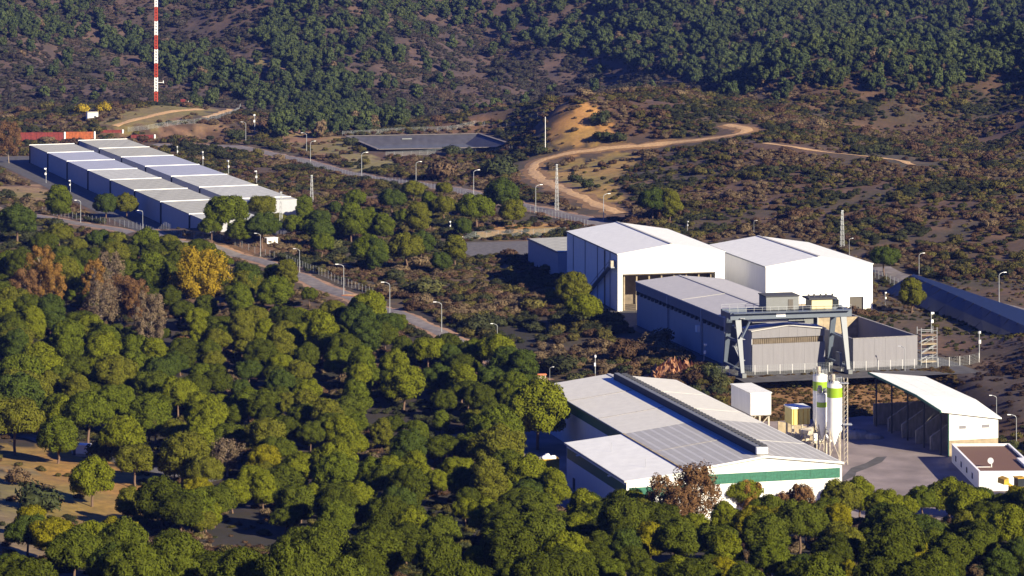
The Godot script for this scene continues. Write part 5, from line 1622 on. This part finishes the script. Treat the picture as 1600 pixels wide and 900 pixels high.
func build_plants() -> void:
	mark_roads()
	var g := RandomNumberGenerator.new()
	g.seed = 515
	# --- stone pines that can be told apart: crown centre column, row and crown width in the photograph
	var slope_pines := [20, 472, 45, 14, 485, 40, 27, 530, 44, 52, 516, 36, 80, 500, 40, 108, 526, 46, 138, 510, 38, 164, 534, 44, 104, 548, 44, 26, 550, 36, 60, 566, 54, 160, 566, 50, 212, 546, 46, 242, 558, 36, 212, 574, 44, 272, 566, 34, 250, 584, 40, 30, 592, 60, 180, 586, 60, 308, 498, 30, 310, 528, 28, 238, 440, 44, 104, 438, 40, 104, 464, 24, 312, 586, 30]
	var middle_pines := [376, 484, 36, 398, 498, 38, 428, 458, 44, 448, 434, 30, 386, 444, 40, 438, 492, 32, 466, 498, 26, 492, 508, 38, 520, 488, 36, 576, 488, 50, 560, 502, 48, 572, 528, 44, 606, 510, 38, 378, 524, 36, 340, 534, 34, 414, 526, 28, 444, 522, 34, 474, 528, 34, 504, 536, 42, 378, 542, 24, 406, 542, 26, 436, 548, 38, 332, 566, 28, 388, 580, 36, 438, 570, 34, 468, 584, 36, 530, 568, 40, 568, 584, 40, 610, 572, 30]
	var road_pines := [34, 610, 64, 30, 596, 62, 30, 626, 66, 24, 660, 66, 76, 618, 36, 60, 580, 56, 118, 622, 40, 106, 650, 56, 138, 652, 60, 90, 684, 52, 174, 640, 46, 192, 622, 36, 190, 684, 58, 232, 650, 54, 278, 620, 48, 274, 674, 36, 288, 712, 68, 212, 724, 50, 144, 750, 54, 308, 650, 36, 308, 674, 34]
	var hollow_pines := [440, 602, 38, 480, 614, 34, 376, 606, 28, 388, 626, 46, 344, 630, 32, 328, 650, 46, 320, 672, 50, 416, 684, 54, 452, 632, 40, 480, 646, 42, 510, 660, 44, 530, 674, 44, 548, 694, 44, 556, 634, 36, 558, 660, 30, 596, 684, 28, 564, 586, 40, 562, 606, 36, 612, 604, 30, 312, 704, 44, 470, 730, 50, 412, 724, 44, 520, 728, 56]
	var hall_pines := [668, 548, 44, 702, 558, 34, 740, 552, 36, 776, 552, 50, 796, 570, 54, 816, 584, 44, 618, 570, 36, 630, 600, 54, 686, 592, 42, 722, 602, 40, 768, 594, 42, 800, 602, 46, 840, 644, 76, 738, 654, 32, 776, 674, 66, 776, 700, 70, 690, 662, 24, 652, 678, 32, 636, 696, 42, 680, 702, 26, 640, 712, 46, 604, 688, 22, 808, 664, 24]
	var corner_pines := [44, 832, 56, 84, 838, 56, 48, 806, 40, 140, 852, 56, 174, 836, 44, 204, 864, 46, 176, 888, 60, 202, 790, 34, 256, 788, 40, 298, 792, 60, 246, 758, 28, 308, 770, 40, 316, 812, 36, 8, 882, 30]
	var bank_pines := [320, 740, 44, 364, 768, 44, 322, 800, 42, 412, 770, 36, 394, 744, 36, 416, 740, 36, 460, 756, 30, 472, 732, 40, 486, 774, 40, 508, 780, 32, 524, 746, 56, 554, 776, 44, 526, 812, 46, 580, 742, 40, 608, 746, 40, 620, 750, 40, 646, 740, 40, 684, 752, 34, 714, 732, 44, 726, 758, 46, 760, 762, 50, 622, 790, 46, 640, 826, 50, 666, 830, 30, 728, 798, 34, 762, 810, 48, 822, 744, 58, 826, 766, 44, 864, 774, 40, 784, 766, 30, 826, 836, 52, 868, 826, 32, 896, 824, 36, 772, 880, 34, 806, 882, 36, 744, 892, 36, 684, 884, 40, 880, 870, 60, 908, 856, 40]
	var front_pines := [925, 783, 40, 995, 787, 50, 911, 799, 42, 905, 821, 44, 925, 821, 36, 979, 826, 38, 1006, 814, 44, 902, 860, 50, 925, 846, 40, 977, 864, 46, 1015, 848, 44, 1060, 837, 44, 1085, 823, 44, 1132, 817, 40, 1159, 768, 50, 1179, 819, 58, 1213, 778, 30, 1218, 810, 44, 1114, 844, 36, 1134, 866, 50, 1202, 866, 56, 1130, 891, 50, 1058, 898, 56, 1094, 882, 30, 1231, 877, 36, 955, 890, 40]
	var yard_pines := [1314, 780, 58, 1343, 779, 40, 1380, 785, 48, 1411, 787, 40, 1442, 779, 44, 1483, 765, 58, 1532, 776, 44, 1514, 788, 60, 1591, 786, 40, 1308, 805, 44, 1382, 814, 60, 1314, 841, 58, 1364, 828, 40, 1445, 823, 54, 1380, 837, 30, 1505, 832, 40, 1537, 828, 36, 1577, 821, 60, 1253, 882, 44, 1260, 817, 40, 1325, 886, 26, 1470, 893, 46, 1395, 898, 44, 1562, 891, 50, 1497, 855, 24, 1590, 860, 40, 1430, 862, 40]
	var upper_pines := [474, 318, 28, 476, 332, 26, 499, 341, 34, 499, 361, 42, 503, 383, 36, 523, 325, 20, 528, 361, 22, 555, 311, 32, 550, 354, 42, 575, 354, 38, 600, 359, 32, 577, 390, 56, 586, 406, 36, 613, 311, 40, 645, 296, 34, 694, 296, 24, 694, 323, 36, 744, 325, 54, 654, 345, 40, 672, 325, 30, 631, 341, 30, 636, 390, 52, 658, 377, 40, 724, 356, 28, 712, 392, 36, 690, 408, 32, 785, 305, 52, 800, 330, 40, 445, 332, 20, 436, 345, 34, 458, 352, 30, 472, 346, 24, 480, 356, 26, 1020, 318, 46, 1046, 324, 36]
	var cell_pines := [27, 341, 58, 93, 322, 40, 165, 316, 38, 198, 318, 34, 355, 334, 62, 330, 356, 34, 410, 321, 44, 410, 357, 48, 374, 360, 38, 93, 365, 42, 121, 387, 28, 154, 373, 40, 181, 379, 34, 228, 376, 42, 264, 382, 32, 179, 401, 42, 110, 423, 40, 16, 412, 44, 256, 412, 40, 245, 417, 30, 286, 404, 32, 239, 446, 44, 382, 428, 34, 390, 448, 40, 346, 404, 16, 357, 409, 16, 894, 450, 52, 863, 463, 24, 913, 481, 52, 1382, 402, 44, 1424, 464, 38]
	var places := [[slope_pines, "on the wooded slope"], [middle_pines, "below the lamp road"], [road_pines, "beside the woodland road"], [hollow_pines, "in the shaded hollow"], [hall_pines, "beside the factory hall"], [corner_pines, "on the corner slope"], [bank_pines, "on the sunny bank"], [front_pines, "before the green-banded hall"], [yard_pines, "before the concrete yard"], [upper_pines, "above the lamp road"], [cell_pines, "near the storage cells"]]
	var tones := [M.pine_fresh, M.pine_mid, M.pine_deep, M.pine_olive, M.pine_gold]
	var tone_words := ["fresh green", "mid-green", "dark green", "olive green", "golden green"]
	var kinds := []
	for q in [[0, 11], [0, 12], [0, 13], [0, 14], [1, 21], [1, 22], [1, 23], [1, 24], [2, 31], [2, 32], [2, 33]]:
		kinds.append([q[0], make_pine(q[0], q[1], tones[0])])
	var seen := []
	for pl in places:
		var a: Array = pl[0]
		for i in range(0, a.size(), 3): seen.append([a[i + 2], a[i], a[i + 1], pl[1]])
	seen.sort_custom(func(p, q): return p[0] > q[0])
	var standing := PackedVector2Array()
	for i in seen.size():
		var q: Array = seen[i]
		var w: float = q[0] * (1.14 if q[3] == "near the storage cells" or q[3] == "above the lamp road" else (1.24 if String(q[3]).begins_with("before") else 1.34))
		var foot := spot(q[1], q[2] + w * 0.58 + (5.0 if String(q[3]).begins_with("before") else 0.0))
		var wide: float = w * foot.y / F
		var k := g.randi() % 11
		if q[0] > 50: k = g.randi() % 8
		var kind: int = kinds[k][0]
		var size := wide / 8.0 * (1.0 if kind != 2 else 1.15)
		var tone := g.randi() % 4
		if q[2] > 700 and g.randf() < 0.45: tone = 0 if g.randf() < 0.6 else 4
		if q[2] < 470 and tone == 0: tone = 1 + g.randi() % 2
		standing.append(foot)
		var t: Node3D = (kinds[k][1] as Node3D).duplicate()
		t.name = numbered("stone_pine")
		add_child(t)
		t.position = on(foot.x, foot.y)
		t.rotation.y = g.randf() * TAU
		t.scale = Vector3(1, g.randf_range(0.92, 1.12), 1) * size
		(t.get_node("crown") as MeshInstance3D).material_override = tones[tone]
		var shape: String = ["umbrella pine", "round-headed pine", "upright pine"][kind]
		var sw := "big" if wide > 7.5 else ("small" if wide < 4.5 else "middling")
		var pos := where(q[1], q[2])
		tag(t, unique("%s %s %s %s, %s" % [sw, tone_words[tone], shape, q[3], pos], ["%s %s %s %s, lower, %s" % [sw, tone_words[tone], shape, q[3], pos], "%s %s %s %s, hindmost, %s" % [sw, tone_words[tone], shape, q[3], pos]]), "pine tree", "stone pines around the works")
	# --- autumn trees
	var autumn := [
		[64, 440, 46, 100, 0, "slender orange poplar among pines", 0.9], [40, 462, 44, 74, 1, "rusty orange poplar beside a slender one", 0.8], [82, 458, 40, 80, 0, "leafy orange poplar with ragged crown", 0.9],
		[146, 452, 34, 84, 0, "narrow orange-yellow poplar in the wood", 0.7], [172, 442, 50, 84, 2, "thin grey-brown bare tree behind orange poplars", 0.5], [190, 472, 52, 70, 1, "rust-red broad-leaved tree amid pines", 0.9], [212, 478, 40, 70, 1, "rust-red tree next to the brown one", 0.9], [236, 512, 46, 96, 2, "tall brown tree standing over a dark gap", 0.9], [160, 480, 50, 70, 2, "half-bare brown tree under the orange poplars", 0.5],
		[312, 440, 82, 82, 3, "bright yellow broad-leaved tree beside the lamp road wood", 1.3], [288, 542, 24, 26, 1, "little rust-coloured tree in the dark hollow", 0.8],
		[1032, 790, 44, 84, 1, "thin brown tree before the hall's side wing", 0.5], [1088, 780, 76, 90, 1, "wide rusty brown tree before the hall's green band", 0.7], [1060, 800, 50, 70, 1, "brown half-bare tree between two rusty ones", 0.5], [1168, 782, 44, 56, 0, "small orange tree before the factory hall", 1.0], [1252, 790, 42, 56, 1, "pinkish brown tree before the hall's end", 0.8], [1226, 795, 30, 44, 1, "low brown tree beside the pinkish one", 0.7],
		[355, 718, 50, 54, 2, "bare grey-mauve tree with yellow undergrowth by the bank", 0.35], [243, 668, 34, 50, 2, "grey leafless tree under a pine by the woodland road", 0.25], [594, 730, 40, 30, 2, "bare grey bush on the hollow's edge", 0.25], [14, 225, 40, 60, 1, "russet tree at the storage cells' far corner", 0.9], [640, 690, 30, 30, 2, "grey bush in the hollow", 0.4]]
	var hues := [M.leaf_orange, M.leaf_rust, M.leaf_grey, M.leaf_yellow]
	for i in autumn.size():
		var q: Array = autumn[i]
		var foot := spot(q[0], q[1] + q[3] * 0.5)
		var px: float = foot.y / F
		for k in 3: standing.append(foot - Vector2(0, 7.0 * k))
		var t := make_autumn(900 + i, q[3] * px * 1.05, q[2] * px * 1.1, hues[q[4]], q[6])
		t.name = numbered("autumn_tree")
		add_child(t)
		t.position = on(foot.x, foot.y)
		tag(t, q[5], "autumn tree", "autumn trees")
	# --- shrubs
	var shrub := []
	for q in [61, 62, 63, 64]: shrub.append(shrub_mesh(q, 150, 0.12, 6))
	var hues2 := [M.shrub_olive, M.shrub_dark, M.shrub_brown, M.shrub_yellow]
	var named := [[705, 235, 26, 1, "round dark bush on the reservoir's near rim"], [733, 236, 14, 1, "small dark bush on the reservoir's near rim"], [938, 184, 30, 1, "dark round bush on top of the orange clearing"], [942, 212, 26, 1, "dark bush at the foot of the clearing"], [965, 214, 24, 1, "dark bush beside another below the clearing"], [898, 277, 22, 1, "round bush in the lower clearing"], [917, 287, 20, 1, "second round bush in the lower clearing"], [368, 212, 30, 1, "dark bush below the camera post on the bank"], [128, 171, 22, 3, "yellow bush beside the white hut"], [161, 169, 24, 3, "yellow bush behind the white hut"], [816, 802, 46, 2, "greyish brown round bush beside pines"], [860, 804, 48, 2, "wide greyish brown bush before the skip yard"], [665, 445, 50, 0, "pale olive bush in shade above the lamp road"], [30, 745, 40, 2, "brown bush on the sunny corner slope"], [60, 780, 62, 1, "large dark bush on the sunny corner slope"], [20, 665, 40, 2, "brown bush under the big corner pines"], [166, 705, 54, 1, "grey-green bush beside the woodland road"], [446, 895, 40, 0, "olive bush at the picture's bottom edge"], [380, 880, 30, 0, "yellow-green bush on the shaded bottom slope"], [520, 385, 30, 0, "pale bush under pines at the lamp road"], [845, 235, 20, 1, "bush at the corner of the upper clearing"], [690, 268, 46, 2, "rust-brown bush by the upper road"], [780, 262, 50, 1, "dark bush row below the reservoir"], [1443, 398, 14, 0, "small bush by the ring road lamp"], [1240, 600, 20, 0, "bush on the brown bank"]]
	var n_shrubs := 0
	var place_shrub := func(x: float, d: float, wide: float, hue: int, k: int, label: String) -> void:
		var o := Node3D.new()
		o.name = numbered("shrub")
		add_child(o)
		o.position = on(x, d, -0.1)
		o.rotation.y = g.randf() * TAU
		o.scale = Vector3(1, g.randf_range(0.75, 1.05), 1) * wide / 2.0
		put("foliage", shrub[k], hues2[hue], o)
		var st := MB.new()
		st.tube(Vector3(0, -0.2, 0), Vector3(0.05, 0.5, 0.03), 0.06, 0.04, 5, false)
		put("stem", st.done(), M.bark, o)
		tag(o, label, "shrub", "shrubs on the slopes")
	for i in named.size():
		var q: Array = named[i]
		var p := spot(q[0], q[1] + q[2] * 0.3)
		place_shrub.call(p.x, p.y, q[2] * 1.15 * p.y / F, q[3], i % 4, unique(q[4], [q[4] + " again"]))
	# scrub: bushes by the thousand
	var xs: Array = [[], [], [], []]
	var cs: Array = [[], [], [], []]
	var big := []
	var far_x := [[], [], []]
	var far_c := [[], [], []]
	var d := 400.0
	while d < 2120.0:
		var step := 6.0
		var x0 := (-260.0 - 800.0) * d / F
		var x1 := (1860.0 - 800.0) * d / F
		var area := (x1 - x0) * step
		var count := int(area * 0.24)
		for i in count:
			var x := g.randf_range(x0, x1)
			var dd := d + g.randf() * step
			var u := 800.0 + F * x / dd
			var thin := 1.0
			var wmax := 2.6
			var forest := dd < 830.0 and u < 870.0 - (dd - 560.0) * 0.2 and (dd < 745.0 or u < 560.0)
			if forest: thin = 0.8
			elif dd < 560.0: thin = 0.3
			elif dd < 830.0: thin = 1.0; wmax = 5.0 if u < 1130.0 else 3.0
			elif dd < 1150.0: thin = 0.95; wmax = 3.4
			elif dd < 1560.0: thin = 0.85; wmax = 3.8
			else: thin = 0.7; wmax = 4.2
			if u > 1370.0 and dd > 690.0 and dd < 850.0: wmax = 1.5
			var clump := patchy.get_noise_2d(x * 2.0 + 700.0, dd * 2.0)
			thin *= clampf(0.75 + clump * 1.6, 0.12, 1.3)
			if g.randf() > thin: continue
			if built_on(x, dd, 0.0): continue
			if on_clay(x, dd) and g.randf() > 0.10: continue
			if g.randf() < 0.03 and dd > 600.0 and not forest: wmax *= 1.9
			var wide := g.randf_range(0.9, wmax) * (1.0 + maxf(clump, 0.0) * 0.6)
			var heap := u > 1450.0 and dd > 640.0 and dd < 715.0
			if heap: wide *= 0.6
			var hue := clampf(0.5 + patchy.get_noise_2d(x * 1.2 - 300.0, dd * 0.9 + 200.0) * 1.1 + g.randf_range(-0.33, 0.33), 0.0, 0.99)
			var c: Color
			if dd > 1560.0: c = Color(0.062, 0.052, 0.044).lerp(Color(0.055, 0.062, 0.032), hue) if hue < 0.75 else Color(0.10, 0.075, 0.055)
			elif hue < 0.3: c = Color(0.045, 0.05, 0.022)
			elif hue < 0.55: c = Color(0.10, 0.088, 0.026)
			elif hue < 0.78: c = Color(0.10, 0.062, 0.038)
			else: c = Color(0.15, 0.11, 0.065)
			if heap: c = Color(0.05, 0.033, 0.026)
			c = c * g.randf_range(0.6, 1.1)
			var k := g.randi() % 4
			var h := ground(x, dd)
			if not heap and not forest and u > 0.0 and u < 1600.0 and dd < 1000.0 and wide * F / dd > 13.5 and big.size() < 255 and g.randf() < 0.35:
				big.append([x, dd, wide, 0 if hue < 0.4 else (1 if hue < 0.62 else 2), k])
				continue
			xs[k].append(Transform3D(Basis(Vector3.UP, g.randf() * TAU).scaled(Vector3(wide, wide * g.randf_range(0.6, 0.95), wide) * 0.5), Vector3(x, h - 0.1, -dd)))
			cs[k].append(c)
		# far pines
		if d > 1370.0:
			for i in int(area * 0.026):
				var x := g.randf_range(x0, x1)
				var dd := d + g.randf() * step
				var h := ground(x, dd)
				if g.randf() > wood_at(x, dd, h): continue
				if built_on(x, dd, 4.0): continue
				var s := g.randf_range(0.5, 1.3)
				var k := g.randi() % 3
				far_x[k].append(Transform3D(Basis(Vector3.UP, g.randf() * TAU).scaled(Vector3(s, s * g.randf_range(0.9, 1.2), s)), Vector3(x, h - 0.2, -dd)))
				var c2 := Color(0.062, 0.078, 0.026).lerp(Color(0.045, 0.062, 0.026), g.randf()) * g.randf_range(0.8, 1.2)
				if g.randf() < 0.02: c2 = Color(0.14, 0.10, 0.06)
				far_c[k].append(c2)
		d += step
	for i in 2600:      # dry growth on the cut bank between the two yards
		var x := g.randf_range(46.0, 106.0)
		var dd := 664.0 + (x - 55.0) * 0.26 + g.randf_range(-3.0, 13.0)
		var wide := g.randf_range(0.5, 1.5)
		var k := g.randi() % 4
		xs[k].append(Transform3D(Basis(Vector3.UP, g.randf() * TAU).scaled(Vector3(wide, wide * g.randf_range(0.4, 0.8), wide) * 0.5), on(x, dd, -0.08)))
		cs[k].append(Color(0.11, 0.062, 0.03).lerp(Color(0.10, 0.082, 0.03), g.randf()) * g.randf_range(0.5, 1.2))
	for q in big:
		var p := pixel(on(q[0], q[1]))
		var l := "%s bush on the open slope, %s" % [["olive", "dark green", "brown"][q[3]], where(p.x, p.y)]
		place_shrub.call(q[0], q[1], q[2], q[3], q[4], unique(l, ["lower " + l, "taller " + l, "spreading " + l, "thin " + l]))
	for k in 4: many("scrub", shrub[k], M.scrub, xs[k], cs[k])
	for k in 3: many("distant_pine_wood", far_pine_mesh(300 + k, [1.0, 1.2, 0.9][k]), M.scrub, far_x[k], far_c[k])
	# the pines further back in the wood, past the count of those kept as things
	var wood := PackedVector2Array([Vector2(-140, 395), Vector2(60, 385), Vector2(300, 405), Vector2(420, 445), Vector2(480, 478), Vector2(590, 508), Vector2(690, 552), Vector2(800, 596), Vector2(850, 640), Vector2(850, 745), Vector2(900, 775), Vector2(1180, 790), Vector2(1500, 790), Vector2(1740, 780), Vector2(1740, 1120), Vector2(-140, 1120)])
	var tx := []
	for k in 8: tx.append([])
	for i in 26000:
		if standing.size() > 735: break
		var dd := sqrt(g.randf_range(370.0 * 370.0, 930.0 * 930.0))
		var x := g.randf_range(-140.0 - 800.0, 1740.0 - 800.0) * dd / F
		var p := pixel(on(x, dd))
		if not Geometry2D.is_point_in_polygon(p, wood): continue
		if built_on(x, dd, 3.0) or on_clay(x, dd): continue
		if p.x > 250.0 and p.x < 640.0 and p.y > 845.0 and p.y < 890.0: continue
		if p.x > 860.0 and p.y < 832.0: continue
		if p.x < 250.0 and p.y > 690.0 and p.y < 905.0: continue
		var clear := true
		for q in standing:
			if absf(q.x - x) < 5.2 and Vector2(x, dd).distance_to(q) < 5.2: clear = false; break
		if not clear: continue
		standing.append(Vector2(x, dd))
		var sz := g.randf_range(0.55, 1.2)
		tx[g.randi() % 8].append(Transform3D(Basis(Vector3.UP, g.randf() * TAU).scaled(Vector3(sz, sz * g.randf_range(0.8, 1.2), sz * g.randf_range(0.85, 1.1))), on(x, dd)))
	for k in 8:
		var c3 := []
		for q in tx[k]: c3.append(Color(0.058, 0.070, 0.008) * g.randf_range(0.75, 1.2))
		var src: Node3D = kinds[k][1]
		many("pine_wood_crowns", (src.get_node("crown") as MeshInstance3D).mesh, M.scrub, tx[k], c3)
		var c4 := []
		for q in tx[k]: c4.append(Color(1, 1, 1))
		many("pine_wood_trunks", (src.get_node("trunk") as MeshInstance3D).mesh, M.bark, tx[k], c4)
	print("pines %d, standing %d, bushes %d, scrub %d, far %d" % [seen.size(), standing.size(), big.size(), xs[0].size() * 4, far_x[0].size() * 3])
	for q in kinds: (q[1] as Node3D).free()

func many(called: String, mesh: Mesh, m: Material, x: Array, c: Array) -> void:
	var mm := MultiMesh.new()
	mm.transform_format = MultiMesh.TRANSFORM_3D
	mm.use_colors = true
	mm.mesh = mesh
	mm.instance_count = x.size()
	for i in x.size():
		mm.set_instance_transform(i, x[i])
		mm.set_instance_color(i, c[i])
	var o := MultiMeshInstance3D.new()
	o.multimesh = mm
	o.material_override = m
	o.name = numbered(called)
	add_child(o)
	o.set_meta("kind", "stuff")
